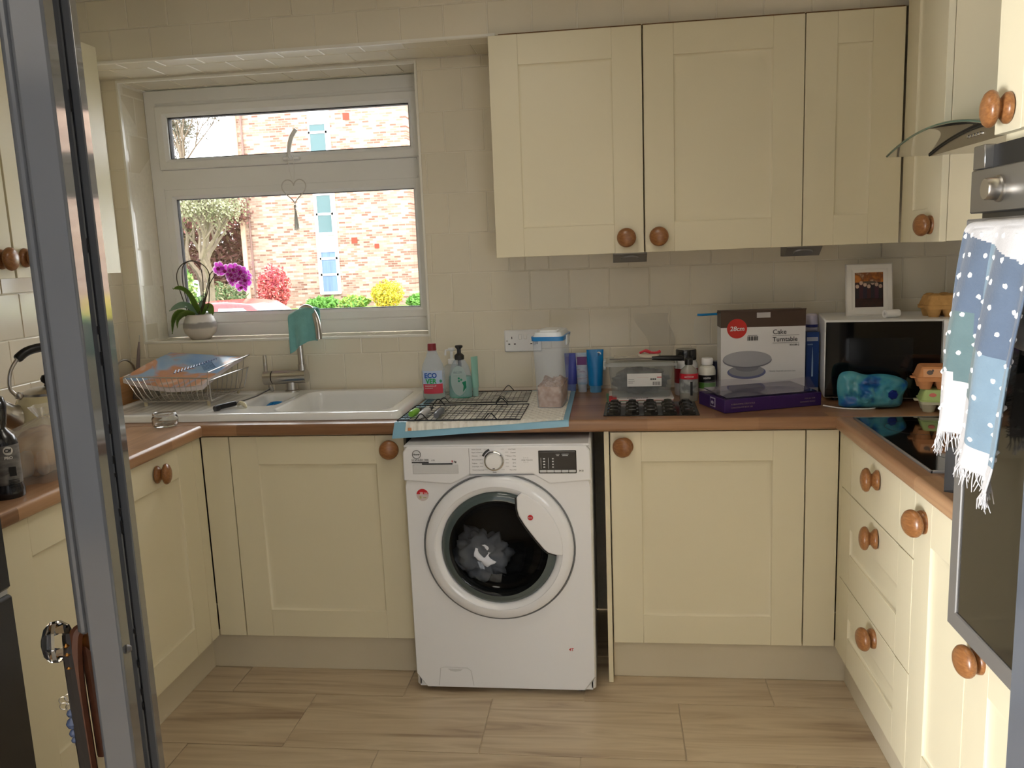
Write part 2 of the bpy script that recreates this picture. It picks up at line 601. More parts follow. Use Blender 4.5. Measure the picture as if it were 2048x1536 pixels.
floor = bpy.data.objects['floor']

# ------------------------------------------------------------------ tiles
TILE_CACHE = {}
def tile(parent, c, u, v, n, wdt, hgt, m, name='tile', th=0.008, ch=0.0022, gap=0.0028):
    """one tile: centre c on its face, axes u,v in the plane and n out of it"""
    w_, h_ = wdt - gap, hgt - gap
    if w_ < .004 or h_ < .004: return
    key = (round(w_, 4), round(h_, 4), m.name, ch)
    if key not in TILE_CACHE:
        a, b, k = w_ / 2, h_ / 2, min(ch, w_ / 3, h_ / 3)
        vs = [(-a, -b, -th), (a, -b, -th), (a, b, -th), (-a, b, -th), (-a, -b, -k * .6), (a, -b, -k * .6), (a, b, -k * .6), (-a, b, -k * .6),
              (-a + k, -b + k, 0), (a - k, -b + k, 0), (a - k, b - k, 0), (-a + k, b - k, 0)]
        fs = [(8, 9, 10, 11)] + [(i, (i + 1) % 4, (i + 1) % 4 + 4, i + 4) for i in range(4)] + [(i + 4, (i + 1) % 4 + 4, (i + 1) % 4 + 8, i + 8) for i in range(4)]
        me = MB().add(vs, fs).mesh(name, 18)
        me.materials.append(m)
        TILE_CACHE[key] = me
    o = link(name, TILE_CACHE[key], parent)
    u, v, n = Vector(u), Vector(v), Vector(n)
    jit = Vector(c) + n * random.uniform(-.0005, .0005)
    o.matrix_world = Matrix.Translation(jit) @ Matrix((u, v, n)).transposed().to_4x4() @ Euler((random.uniform(-.0025, .0025), random.uniform(-.0025, .0025), 0)).to_matrix().to_4x4()
    return o

def cut(r, hole):
    """rectangle minus rectangle"""
    x0, x1, z0, z1 = r
    a0, a1, b0, b1 = hole
    if x1 <= a0 or x0 >= a1 or z1 <= b0 or z0 >= b1: return [r]
    out = []
    if x0 < a0: out.append((x0, a0, z0, z1))
    if x1 > a1: out.append((a1, x1, z0, z1))
    m0, m1 = max(x0, a0), min(x1, a1)
    if z0 < b0: out.append((m0, m1, z0, b0))
    if z1 > b1: out.append((m0, m1, b1, z1))
    return out

def tiling(parent, region, x0, z0, place, u, v, n, holes=(), m=TILE, tw=T, th=T, name='tile', ph=None, **kw):
    ra, rb, rc, rd = region
    k0 = math.floor((rc - z0) / th) - 1
    k1 = math.ceil((rd - z0) / th) + 1
    for k in range(k0, k1):
        a, b = max(z0 + k * th, rc), min(z0 + (k + 1) * th, rd)
        if b - a < .012: continue
        off = (x0 + (tw / 2 if k % 2 == 0 else 0)) if ph is None else x0 + ph(k)
        j0 = math.floor((ra - off) / tw) - 1
        j1 = math.ceil((rb - off) / tw) + 1
        for j in range(j0, j1):
            c, d = max(off + j * tw, ra), min(off + (j + 1) * tw, rb)
            if d - c < .012: continue
            rects = [(c, d, a, b)]
            for h in holes:
                rects = [q for r in rects for q in cut(r, h)]
            for q in rects:
                if q[1] - q[0] < .012 or q[3] - q[2] < .012: continue
                tile(parent, place((q[0] + q[1]) / 2, (q[2] + q[3]) / 2), u, v, n, q[1] - q[0], q[3] - q[2], m, name, **kw)

# back wall: nothing is tiled behind the wall cabinets
tiling(wall_back, (WL, WR, ZT, BK_Z), TX0, TZ0, lambda a, b: (a, YB, b), (1, 0, 0), (0, 0, 1), (0, -1, 0),
       holes=[(WX0 - .004, WX1 + .004, WZ0 - .004, WZ1 + .004), (.93, WR, 1.50, BK_Z)])
# left wall and the strip of right wall that shows
tiling(wall_left, (-.95, YB - .004, ZT, 1.52), YB - .15, TZ0, lambda a, b: (WL, a, b), (0, -1, 0), (0, 0, 1), (1, 0, 0), holes=[])
tiling(wall_left, (.10, YB - .004, 1.52, BK_Z), YB - .15, TZ0, lambda a, b: (WL, a, b), (0, -1, 0), (0, 0, 1), (1, 0, 0))
tiling(wall_right, (-.90, YB - .004, ZT, 1.43), YB - .05, TZ0, lambda a, b: (WR, a, b), (0, 1, 0), (0, 0, 1), (-1, 0, 0))
# bulkhead over the window and the wall cabinets
tiling(trim_beam, (WL, WR, BK_Z, CEIL), -.507, 2.284 - T, lambda a, b: (a, BK_Y, b), (1, 0, 0), (0, 0, 1), (0, -1, 0), ph=lambda k: 0 if k % 2 == 0 else .073)
tiling(trim_beam, (WL, .95, BK_Y + .006, YB), -.507, YB - T, lambda a, b: (a, b, BK_Z), (1, 0, 0), (0, -1, 0), (0, 0, -1))
# window reveal
FY = .762
tiling(wall_back, (YB + .006, FY, WZ0 + .006, WZ1 - .006), FY - T, TZ0 - .01, lambda a, b: (WX0, a, b), (0, -1, 0), (0, 0, 1), (1, 0, 0))
tiling(wall_back, (YB + .006, FY, WZ0 + .006, WZ1 - .006), FY - T, TZ0 - .01, lambda a, b: (WX1, a, b), (0, 1, 0), (0, 0, 1), (-1, 0, 0))
tiling(wall_back, (WX0 + .01, WX1 - .01, YB + .006, FY), TX0 + .05, FY - T * 1.2, lambda a, b: (a, b, WZ1), (1, 0, 0), (0, -1, 0), (0, 0, -1))
tiling(wall_back, (WX0 + .01, WX1 - .01, YB + .006, FY), TX0 + .02, FY - T * 1.2, lambda a, b: (a, b, WZ0), (1, 0, 0), (0, 1, 0), (0, 0, 1))
# white edge trims
w = MB()
w.rectframe(WX0 - .006, WX1 + .006, WZ0 - .006, WZ1 + .006, [(0, YB + .004), (0, YB - .0025), (.003, YB - .004), (.0085, YB - .003), (.0085, YB + .012)])
struct(w.build('trim_2', TRIMW))
w = MB()
w.prism([(BK_Y - .003, BK_Z + .007), (BK_Y - .003, BK_Z - .001), (BK_Y, BK_Z - .003), (BK_Y + .008, BK_Z - .003), (BK_Y + .008, BK_Z + .007)], WL, .88, 'x')
struct(w.build('trim_3', TRIMW))

# floor tiles 600 x 300, running bond
FT = 0.298
tiling(floor, (-.25, 2.1, -2.2, .35), .241, -.110, lambda a, b: (a, b, 0), (1, 0, 0), (0, 1, 0), (0, 0, 1), m=FLOORT, tw=.6005, th=FT,
       ph=lambda k: 0 if k % 2 else .300, ch=.0012, gap=.003)
struct(MB().box(-1.5, 3.3, -5.3, -2.2, -.004, 0).build('floor_hall', FLOORT, smooth=0))

# plinths
PLM = mat('plinth_board', S(216, 205, 180), 0.5, vary=.02, vscale=5)
for nm, b in (('baseboard_back', (-.205, .566, .056, .072, 0, .146)), ('baseboard_back', (1.24, 2.004, .056, .072, 0, .146)),
              ('baseboard_left', (-.215, -.200, -.95, .056, 0, .146)), ('baseboard_right', (1.995, 2.011, -1.54, .056, 0, .146))):
    struct(MB().box(*b, b=.0015).build(nm, PLM))

# ------------------------------------------------------------------ window
win = thing('window_1', '', '')
del win['label'], win['category']
win['kind'] = 'structure'
F0 = FY
def wframe(name, x0, x1, z0, z1, prof, m=UPVC, par=win):
    return MB().rectframe(x0, x1, z0, z1, prof).build(name, m, par, smooth=25)
wframe('frame', WX0, WX1, WZ0 + .002, WZ1 - .002, [(0, F0 + .07), (0, F0), (.003, F0 - .004), (.05, F0 - .004), (.055, F0), (.055, F0 + .07)])
w = MB()
w.box(WX0 + .05, WX1 - .05, F0, F0 + .06, WZ0 + .045, 1.200, .002)
w.box(WX0 + .05, WX1 - .05, F0 - .002, F0 + .06, 2.088, 2.125, .002)
w.build('frame_infill', UPVC, win)
# transom between the two lights, arrow-shaped ends like the welded joint
w = MB()
zt0, zt1 = 1.758, 1.836
w.prism([(WX0 + .035, (zt0 + zt1) / 2), (WX0 + .055, zt1), (WX1 - .055, zt1), (WX1 - .035, (zt0 + zt1) / 2), (WX1 - .055, zt0), (WX0 + .055, zt0)], F0 - .006, F0 + .06, 'y')
w.build('transom', UPVC, win)
# upper opening sash and lower fixed light
wframe('sash', -.601, .510, 1.838, 2.093, [(0, F0 + .05), (0, F0 - .014), (.004, F0 - .018), (.030, F0 - .018), (.034, F0 - .014), (.043, F0 - .004), (.044, F0 + .03)])
wframe('sash_gasket', -.558, .467, 1.881, 2.050, [(0, F0 + .006), (.004, F0 + .004), (.005, F0 + .03)], GASKET)
wframe('glazing_bead', -.598, .510, 1.196, 1.760, [(0, F0 + .05), (0, F0 - .002), (.003, F0 - .005), (.030, F0 - .004), (.042, F0 + .008), (.043, F0 + .03)])
wframe('bead_gasket', -.556, .468, 1.238, 1.718, [(0, F0 + .012), (.002, F0 + .011), (.003, F0 + .03)], GASKET)
MB().box(-.556, .466, F0 + .016, F0 + .020, 1.880, 2.051).build('pane', GLASS, win, smooth=0)
MB().box(-.555, .468, F0 + .022, F0 + .026, 1.237, 1.719).build('pane', GLASS, win, smooth=0)
# handle on the sash
w = MB()
w.box(-.062, .012, F0 - .034, F0 - .018, 1.849, 1.864, .004)
w.tube(spline([(-.022, F0 - .04, 1.857), (-.020, F0 - .062, 1.868), (-.012, F0 - .072, 1.90), (.002, F0 - .075, 1.935), (.022, F0 - .075, 1.962)], 6), [.0075] * 12 + [.0085] * 13, 10)
w.build('handle', [WHITE], win)

# ------------------------------------------------------------------ doorway: right jamb, left door edge
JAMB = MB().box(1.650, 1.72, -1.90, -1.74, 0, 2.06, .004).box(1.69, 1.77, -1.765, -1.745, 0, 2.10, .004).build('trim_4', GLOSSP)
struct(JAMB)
door = thing('door_1', '', '', (.6275, -1.6606, 0))
del door['label'], door['category']
door['kind'] = 'structure'
# local frame: d along the stile depth, r across its thickness (to the right seen from the hall)
dd, rr = Vector((-.406, .914, 0)), Vector((.914, .406, 0))
vd = Vector((-.566, .824, 0))
door.rotation_euler = (0, 0, math.atan2(rr.y, rr.x))   # local x = across, local y = into the kitchen
DH = 2.03
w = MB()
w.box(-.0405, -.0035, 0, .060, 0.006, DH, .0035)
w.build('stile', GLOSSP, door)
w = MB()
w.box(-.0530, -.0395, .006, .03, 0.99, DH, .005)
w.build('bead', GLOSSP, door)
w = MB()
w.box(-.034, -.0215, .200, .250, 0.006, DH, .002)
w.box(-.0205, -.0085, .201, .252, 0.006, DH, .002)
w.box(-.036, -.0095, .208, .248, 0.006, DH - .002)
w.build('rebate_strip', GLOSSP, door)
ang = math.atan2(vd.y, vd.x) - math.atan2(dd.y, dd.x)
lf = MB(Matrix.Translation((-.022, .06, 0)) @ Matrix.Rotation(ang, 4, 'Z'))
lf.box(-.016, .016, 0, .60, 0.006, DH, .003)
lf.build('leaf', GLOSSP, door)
w = MB()
for z, l in ((1.66, .03), (1.47, .02), (1.355, .012), (1.31, .02), (1.21, .014), (1.165, .012), (1.145, .006), (1.085, .012), (1.058, .02), (.90, .008), (.845, .012), (.80, .010), (.775, .012)):
    w.box(-.0220, -.0200, .1988, .2025, z, z + l)
w.build('paint_chips', BLACK, door, smooth=0)
w = MB().lathe([(0, .003), (.003, .003), (.005, 0), (.006, -.002)], 12, tf=Matrix.Translation((-.0005, .03, .953)) @ Matrix.Rotation(PI / 2, 4, 'Y'))
w.build('screw_head', DSTEEL, door)
# crystal knob on the far side face, with brass rose
kz = .972
KT = Matrix.Translation((-.0405, .045, kz)) @ Matrix.Rotation(-PI / 2, 4, 'Y')
w = MB(KT)
w.lathe([(0, 0), (.024, 0), (.024, .003), (.019, .007), (.013, .012), (.011, .020), (.0125, .024), (.0125, .030), (0, .030)], 20)
BRASS = mat('aged_brass', S(150, 108, 58), .35, 1.0, vary=.3, vscale=40)
w.build('knob_rose', BRASS, door)
w = MB(KT)
w.lathe([(0, .028), (.011, .028), (.021, .033), (.0285, .043), (.0270, .052), (.0185, .060), (.009, .063), (0, .063)], 8)
CRYST = mat('cut_crystal', (1, 1, 1, 1), 0.0, trans=1.0, ior=1.5)
w.build('knob', CRYST, door, smooth=0)
# ================================================================== fitted kitchen
KNOB_ME = MB().lathe([(0, 0), (.026, 0), (.0275, .003), (.0265, .008), (.021, .0125), (.0165, .016), (.0175, .019), (.024, .0215), (.030, .0245), (.0322, .029),
                      (.0315, .034), (.027, .0395), (.018, .0435), (.009, .0455), (0, .046)], 28).mesh('knob', 60)
KNOB_ME.materials.append(OAK)
PANEL_CREAM = CREAM

def front(parent, x0, x1, z0, z1, knob=None, stile=.097, rail=.097, recess=True, name='door', rails=True, far=None):
    """shaker front in the cabinet's own frame: face at y = 0, cabinet behind"""
    w = MB()
    g = .0009
    if recess:
        w.box(x0, x0 + stile, 0, .019, z0, z1, g).box(x1 - stile, x1, 0, .019, z0, z1, g)
        w.box(x0 + stile, x1 - stile, .0001, .019, z0, z0 + rail, g).box(x0 + stile, x1 - stile, .0001, .019, z1 - rail, z1, g)
    else:
        w.box(x0, x0 + stile, 0, .019, z0, z1, g).box(x1 - stile, x1, 0, .019, z0, z1, g).box(x0 + stile, x1 - stile, .0001, .019, z0, z1, g)
    d = w.build(name, CREAM, parent)
    if recess:
        p = MB()
        a0, a1, b0, b1 = x0 + stile, x1 - stile, z0 + rail, z1 - rail
        p.rectframe(a0, a1, b0, b1, [(0, .002), (.003, .006), (.008, .0075), (.02, .008)])
        p.add([(a0 + .02, .008, b0 + .02), (a1 - .02, .008, b0 + .02), (a1 - .02, .008, b1 - .02), (a0 + .02, .008, b1 - .02)], [(0, 1, 2, 3)])
        p.rectframe(a0, a1, b0, b1, [(0, .002), (0, .017), (.2 * min(a1 - a0, b1 - b0), .017)])
        p.build('panel', CREAM, d, smooth=50)
    if knob:
        link('knob', KNOB_ME, d, (knob[0], 0, knob[1]), (PI / 2, 0, random.uniform(-.4, .4)))
    return d

def cabinet(name, label, loc, rz, wdt, depth, z0, z1, fronts, cat='cabinet', group=None, gap=True):
    t = thing(name, label, cat, (loc[0], loc[1], 0), rz, group)
    w = MB()
    w.box(.001, wdt - .001, .021, depth, z0, z1, .001)
    w.build('body', CARC, t)
    for f in fronts:
        front(t, **f)
    return t

LZ0, LZ1 = .150, .866
G = 'shaker base cabinets'
# --- back run
c1 = cabinet('base_cabinet', 'cream shaker cupboard under the white sink, left of the washing machine', (-.040, 0), 0, .607, .57, .146, .70,
             [dict(x0=.001, x1=.606, z0=LZ0, z1=LZ1, knob=(.553, .822))])
MB().box(-.100, -.003, .001, .019, LZ0, LZ1, .001).build('corner_post', CREAM, c1)
MB().box(.001, .606, .021, .06, .70, .868, .001).build('front_rail', CARC, c1)
c2 = cabinet('base_cabinet', 'cream shaker cupboard to the right of the washing machine', (1.240, 0), 0, .608, .57, .146, .868,
             [dict(x0=.003, x1=.605, z0=LZ0, z1=LZ1, knob=(.051, .822))])
MB().box(.609, .706, .001, .019, LZ0, LZ1, .001).build('corner_post', CREAM, c2)
MB().box(-.018, -.002, .008, .575, .002, .868, .001).build('end_panel', CARC, c2)
# --- right run (faces the left wall); local x runs towards the hall
c3 = cabinet('drawer_unit', 'cream unit of three shaker drawers below the hob', (DR, -.034), -PI / 2, .603, .57, .146, .868,
             [dict(x0=.001, x1=.602, z0=.697, z1=LZ1, knob=(.340, .812), recess=False, name='drawer'),
              dict(x0=.001, x1=.602, z0=.405, z1=.694, knob=(.343, .650), rail=.105, name='drawer'),
              dict(x0=.001, x1=.602, z0=LZ0, z1=.402, knob=(.343, .366), rail=.094, name='drawer')], cat='drawers')
MB().box(-.034, -.002, .001, .019, LZ0, LZ1, .001).build('corner_post', CREAM, c3)
c4 = cabinet('base_cabinet', 'narrow cream cupboard between the drawers and the oven tower', (DR, -.640), -PI / 2, .299, .57, .146, .868,
             [dict(x0=.001, x1=.298, z0=LZ0, z1=LZ1, knob=(.053, .806), rail=.105)])
c5 = cabinet('oven_housing', 'tall cream cupboard tower that holds the built-in oven', (DR, -.942), -PI / 2, .600, .57, .146, .676,
             [dict(x0=.001, x1=.598, z0=LZ0, z1=.674, knob=(.058, .632)),
              dict(x0=.001, x1=.598, z0=1.622, z1=2.32, knob=(.055, 1.662))])
w = MB()
w.box(.001, .019, .021, .57, .676, 2.32).box(.581, .599, .021, .57, .676, 2.32).box(.019, .581, .021, .57, 1.605, 2.32).box(.019, .581, .54, .57, .676, 1.605)
w.build('oven_surround', CARC, c5)
# --- left run (faces the right wall); local x runs away from the hall
c6 = cabinet('base_cabinet', 'cream shaker front with centred knob in the left run, beside the sink corner', (DL, -.510), PI / 2, .455, .57, .146, .868,
             [dict(x0=.001, x1=.454, z0=LZ0, z1=LZ1, knob=(.225, .815))])
MB().box(.457, .509, .001, .019, LZ0, LZ1, .001).build('corner_post', CREAM, c6)
c7 = cabinet('base_cabinet', 'cream shaker cupboard in the left run next to the dark fridge freezer', (DL, -.940), PI / 2, .428, .57, .146, .868,
             [dict(x0=.001, x1=.427, z0=LZ0, z1=LZ1)])
# --- wall cabinets
YW, UZ0, UZ1 = .2584, 1.428, 2.154
UD = YB - YW - .004
u1 = cabinet('wall_cabinet', 'cream wall cabinet nearest the window, knob at its lower right', (.864, YW), 0, .505, UD, UZ0 + .002, UZ1 - .004,
             [dict(x0=.001, x1=.5035, z0=UZ0, z1=UZ1, knob=(.449, 1.479))])
u2 = cabinet('wall_cabinet', 'middle cream wall cabinet above the tub and the cake turntable box', (1.370, YW), 0, .512, UD, UZ0 + .002, UZ1 - .004,
             [dict(x0=.0025, x1=.5105, z0=UZ0, z1=UZ1, knob=(.052, 1.479))])
u3 = cabinet('wall_cabinet', 'narrow cream wall cabinet in the back right corner, without a knob', (1.8825, YW), 0, .305, UD, UZ0 + .002, UZ1 - .004,
             [dict(x0=.001, x1=.302, z0=UZ0, z1=UZ1)])
u4 = cabinet('wall_cabinet', 'cream wall cabinet on the right wall beside the glass cooker hood', (2.190, .250), -PI / 2, .312, .335, UZ0 + .002, 2.32,
             [dict(x0=-.006, x1=.312, z0=UZ0, z1=2.32, knob=(.243, 1.478))])
u5 = cabinet('wall_cabinet', 'cream double wall cabinet on the left wall above the kettle', (-.40, -.938), PI / 2, 1.005, .316, UZ0 + .004, UZ1 + .004,
             [dict(x0=.001, x1=.498, z0=UZ0, z1=UZ1 + .004, knob=(.447, 1.481)), dict(x0=.506, x1=1.004, z0=UZ0, z1=UZ1 + .004, knob=(.542, 1.484))])
for u, (wx0, wx1) in ((u1, (.035, .503)), (u2, (.002, .510)), (u3, (.002, .300))):
    MB().box(wx0, wx1, .006, .03, UZ1 - .002, UZ1 + .005).build('top_edge', CHIP, u, smooth=0)
# under-cabinet lights
LTM = mat('satin_light_housing', S(150, 146, 140), .45, .5)
for i, (x, lab) in enumerate(((1.322, 'small steel wedge light under the cabinets, above the plastic tub'),
                              (1.902, 'small steel wedge light under the corner wall cabinet, above the photo frame'))):
    t = thing('cabinet_light', lab, 'light', (x, .31, UZ0), 0, 'under-cabinet lights')
    w = MB()
    w.prism([(0, 0), (.0, -.004), (.045, -.033), (.10, -.033), (.10, 0)], -.058, .058, 'x')
    w.build('housing', LTM, t, smooth=0)
    w = MB(Matrix.Translation((0, .024, -.0195)) @ Matrix.Rotation(math.radians(-32.8), 4, 'X') @ Matrix.Scale(.55, 4, (0, 1, 0)))
    w.lathe([(0, -.004), (.030, -.004), (.034, 0.001)], 20)
    w.build('lens', GREYM, t)

# ------------------------------------------------------------------ worktops
def wt_profile(f, back, sgn=1):
    """outline (a, z): front edge at f rounded, running to back"""
    pts = []
    r = .012
    s_ = 1 if back > f else -1
    for k in range(7):
        a = math.radians(180 + 90 * k / 6)
        pts.append((f + s_ * (r + r * math.cos(a)), ZT - .039 + r + r * math.sin(a)))
    pts += [(back, ZT - .039), (back, ZT)]
    for k in range(7):
        a = math.radians(90 + 90 * k / 6)
        pts.append((f + s_ * (r + r * math.cos(a)), ZT - r + r * math.sin(a)))
    return pts

w = MB()
SX0, SX1, SY0, SY1 = -.115, .505, .075, .535          # cut-out for the bowls
w.prism(wt_profile(-.02, .045), WL, WR, 'x')
w.box(WL, WR, .045, SY0, ZT - .039, ZT)
w.box(WL, WR, SY1, YB, ZT - .039, ZT)
w.box(WL, SX0, SY0, SY1, ZT - .039, ZT).box(SX1, WR, SY0, SY1, ZT - .039, ZT)
tag(w.build('worktop', WORK, smooth=30), 'wood-block worktop along the back wall, holding sink and cake box', 'worktop')
w = MB()
w.prism([(XL - (a - -.02), b) for a, b in wt_profile(-.02, .045)], -.96, -.0205, 'y')
w.box(WL, XL - .065, -.96, -.0205, ZT - .039, ZT)
tag(w.build('worktop', WORKR, smooth=30), 'wood-block worktop on the left under the kettle and spray bottle', 'worktop')
w = MB()
w.prism([(XR + (a - -.02), b) for a, b in wt_profile(-.02, .045)], -.9405, -.0205, 'y')
w.box(XR + .065, WR, -.9405, -.0205, ZT - .039, ZT)
tag(w.build('worktop', WORKR, smooth=30), 'wood-block worktop on the right around the black hob', 'worktop')

# ------------------------------------------------------------------ sink
def sstep(a, b, x):
    t = min(1, max(0, (x - a) / (b - a)))
    return t * t * (3 - 2 * t)
def rrd(x, y, x0, x1, y0, y1, r):
    cx, cy, hx, hy = (x0 + x1) / 2, (y0 + y1) / 2, (x1 - x0) / 2, (y1 - y0) / 2
    qx, qy = abs(x - cx) - hx + r, abs(y - cy) - hy + r
    return math.hypot(max(qx, 0), max(qy, 0)) + min(max(qx, qy), 0) - r
SK = (-.595, .548, .045, .560)
def sink_z(x, y):
    e = -rrd(x, y, *SK, .045)
    z = .004 + .020 * math.sqrt(max(0, 1 - (1 - min(1, e / .022)) ** 2)) if e > 0 else .001
    d2 = -rrd(x, y, .075, .495, .085, .500, .06)
    z -= .155 * sstep(0, .042, d2)
    d3 = -rrd(x, y, -.105, .045, .20, .480, .045)
    z -= .085 * sstep(0, .036, d3)
    d4 = -rrd(x, y, -.56, -.135, .085, .50, .03)
    if d4 > 0:
        z -= .006 * sstep(0, .012, d4) - (.0008 * sstep(0, .02, d4 - .02) * max(0, math.cos((x + .55) * 2 * PI / .034)) if .14 < y < .46 else 0)
    return ZT + z
st = thing('sink', 'white ceramic sink with drainer, half bowl and main bowl below the window', 'sink', (0, 0, 0))
nx, ny = 200, 90
w = MB()
w.grid(lambda u, v: (SK[0] + (SK[1] - SK[0]) * u, SK[2] + (SK[3] - SK[2]) * v, sink_z(SK[0] + (SK[1] - SK[0]) * u, SK[2] + (SK[3] - SK[2]) * v)), nx, ny)
o = w.build('basin', CERAMIC, st, smooth=180)
for xx, yy, zz in ((.285, .29, ZT + .024 - .1535), (-.03, .27, ZT + .024 - .0835)):
    w = MB().lathe([(0, .001), (.030, .001), (.036, .004), (.040, .001)], 24, tf=Matrix.Translation((xx, yy, zz)))
    w.build('drain', STEEL, st)
# ================================================================== washing machine
wm = thing('washing_machine', 'white front-loading washing machine between the two back base cupboards', 'washing machine', (.881, -.08, 0))
HW = .300
CZ = .512                                     # porthole centre height
w = MB()
w.box(-HW, -HW + .02, .014, .53, .016, .848, .006).box(HW - .02, HW, .014, .53, .016, .848, .006)
w.box(-HW + .01, HW - .01, .014, .53, .82, .846).box(-HW + .01, HW - .01, .014, .53, .016, .06).box(-HW + .01, HW - .01, .50, .53, .03, .84)
w.build('body', WENAMEL, wm, smooth=50)
# front plate with a round opening
w = MB()
RO, NS = .238, 64
outer = rpoly(-HW, HW, .016, .752, .012, 4)
ring = []
for k in range(NS):
    a = 2 * PI * k / NS
    dx, dz = math.cos(a), math.sin(a)
    tx = HW / abs(dx) if abs(dx) > 1e-6 else 9
    tz = ((.752 - CZ) if dz > 0 else (CZ - .016)) / abs(dz) if abs(dz) > 1e-6 else 9
    t = min(tx, tz)
    ring.append((dx * t, CZ + dz * t))
vs, fs = [], []
for k in range(NS):
    a = 2 * PI * k / NS
    x, z = ring[k]
    r0 = min(RO, math.hypot(x, z - CZ) - .003)
    vs += [(r0 * math.cos(a), 0, CZ + r0 * math.sin(a)), (x * .985, 0, CZ + (z - CZ) * .99), (x, .010, z), (x, .016, z), (r0 * math.cos(a), .03, CZ + r0 * math.sin(a))]
for k in range(NS):
    l = (k + 1) % NS
    for q in ((0, 1), (1, 2), (2, 3), (4, 0)):
        fs.append((k * 5 + q[0], l * 5 + q[0], l * 5 + q[1], k * 5 + q[1]))
w.add(vs, fs)
# square the corners of the plate off
for sx in (-1, 1):
    for sz in (.016, .752):
        pass
w.build('front_panel', WENAMEL, wm, smooth=0)
# control panel above a slanted seam
w = MB()
w.prism([(-HW, .735), (-.145, .722), (-.082, .7545), (.118, .7545), (.17, .722), (HW, .733), (HW - .002, .83), (HW - .016, .846), (-HW + .016, .846), (-HW + .002, .83)], -.008, .02, 'y')
bmc = w.build('control_panel', WENAMEL, wm)
bm_ = bpy.data.objects
mod = bmc.modifiers.new('bevel', 'BEVEL')
mod.width = .005
mod.segments = 3
mod.limit_method = 'ANGLE'
w = MB()
w.box(-HW + .004, HW - .004, .0, .53, .842, .850, .003)
w.build('lid', WENAMEL, wm)
MB().box(-.083, -.0822, -.0088, -.006, .754, .840).build('panel_seam', DKGREY, wm, smooth=0)
# detergent drawer
dw = MB().box(-.268, -.118, -.0095, -.004, .757, .790, .004).build('detergent_drawer', LTGREY, wm)
MB().box(-.236, -.137, -.0102, -.008, .789, .7925).build('drawer_slot', BLACK, dw, smooth=0)
# logo, wording
lg = MB(Matrix.Translation((-.252, -.0092, .822)) @ Matrix.Rotation(PI / 2, 4, 'X'))
lg.lathe([(.0125, 0), (.0125, .001), (.0140, .001), (.0140, 0)], 28)
lg.build('logo_ring', DKGREY, wm)
text('Hoover', .0080, (-.2635, -.0095, .8195), FR, DKGREY, wm, bold=.0002, sx=.85, shear=.2)
text('H-WASH 300', .0092, (-.269, -.0095, .8005), FR, DKGREY, wm, sx=1.05)
text('LITE', .006, (-.205, -.0095, .8005), FR, DKGREY, wm)
MB().box(-.269, -.214, -.0095, -.006, .7935, .7978).build('logo_bar', DKGREY, wm, smooth=0)
text('9', .0095, (-.140, -.0095, .795), FR, RED, wm, bold=.0003)
text('kg', .0085, (-.132, -.0095, .795), FR, DKGREY, wm, bold=.0002)
# programme dial
DT = Matrix.Translation((-.003, -.008, .800)) @ Matrix.Rotation(PI / 2, 4, 'X')
dl = MB(DT).lathe([(.0325, 0), (.0325, .006), (.031, .009), (.0285, .010), (.026, .0085)], 36).build('dial_ring', CHROME, wm)
MB(DT).lathe([(.026, .006), (.0255, .017), (.024, .0195), (.018, .0205), (0, .0205)], 36).build('dial', WHITE, wm)
MB().box(-.006, .001, -.0285, -.0268, .7775, .7795).build('dial_mark', BLACK, wm, smooth=0)
w = MB()
n0 = 14
w.add([(-.003 + r * math.cos(math.radians(a)), -.0086, .800 + r * math.sin(math.radians(a))) for a in [112 + 46 * k / n0 for k in range(n0 + 1)] for r in (.0345, .0415)],
      [(2 * k, 2 * k + 1, 2 * k + 3, 2 * k + 2) for k in range(n0)])
w.build('dial_scale', DKGREY, wm, smooth=0)
rows = [('Active Care 40', .8345), ('Rapid 14 Min', .825), ('Delicates', .8135), ('Dark Colours', .8015), ('Hygiene', .790), ('Drain+Spin', .779), ('Wool & Handwash', .768)]
for k, (s_, z) in enumerate(rows):
    text(s_, .0052, (-.074, -.0086, z), FR, MIDGREY, wm, name='programme_name', sx=.95)
for k, (s_, z) in enumerate([('One Touch', .8345), ('Cottons', .824), ('Cotton + Pre', .8125), ('Mixed', .8015), ('20\u00b0C', .790), ('Rinse', .779), ('Fast & Full', .768)]):
    text(s_, .0052, (.066, -.0086, z), FR, MIDGREY, wm, name='programme_name', align='RIGHT', sx=.95)
w = MB()
for s1 in (-1, 1):
    for z in (.8355, .826, .8145, .8025, .791, .780, .769):
        xa = .036 if abs(z - .80) < .03 else .022
        w.box(-.003 + s1 * xa, -.003 + s1 * (xa + .010), -.0086, -.008, z + .0006, z + .0013)
w.build('programme_lines', MIDGREY, wm, smooth=0)
text('Reset', .0052, (-.003, -.0086, .7605), FR, DKGREY, wm, align='CENTER')
text('ONE TOUCH', .0060, (.083, -.0086, .7985), FR, MIDGREY, wm, name='lettering')
w = MB()
for a in (-1, 0, 1):
    w.box(.097 + a * .006, .098 + a * .006, -.0086, -.008, .807 - abs(a) * .001, .8095)
    w.box(.097 + a * .006, .098 + a * .006, -.0086, -.008, .7925, .795 + abs(a) * .001)
w.build('touch_mark', MIDGREY, wm, smooth=0)
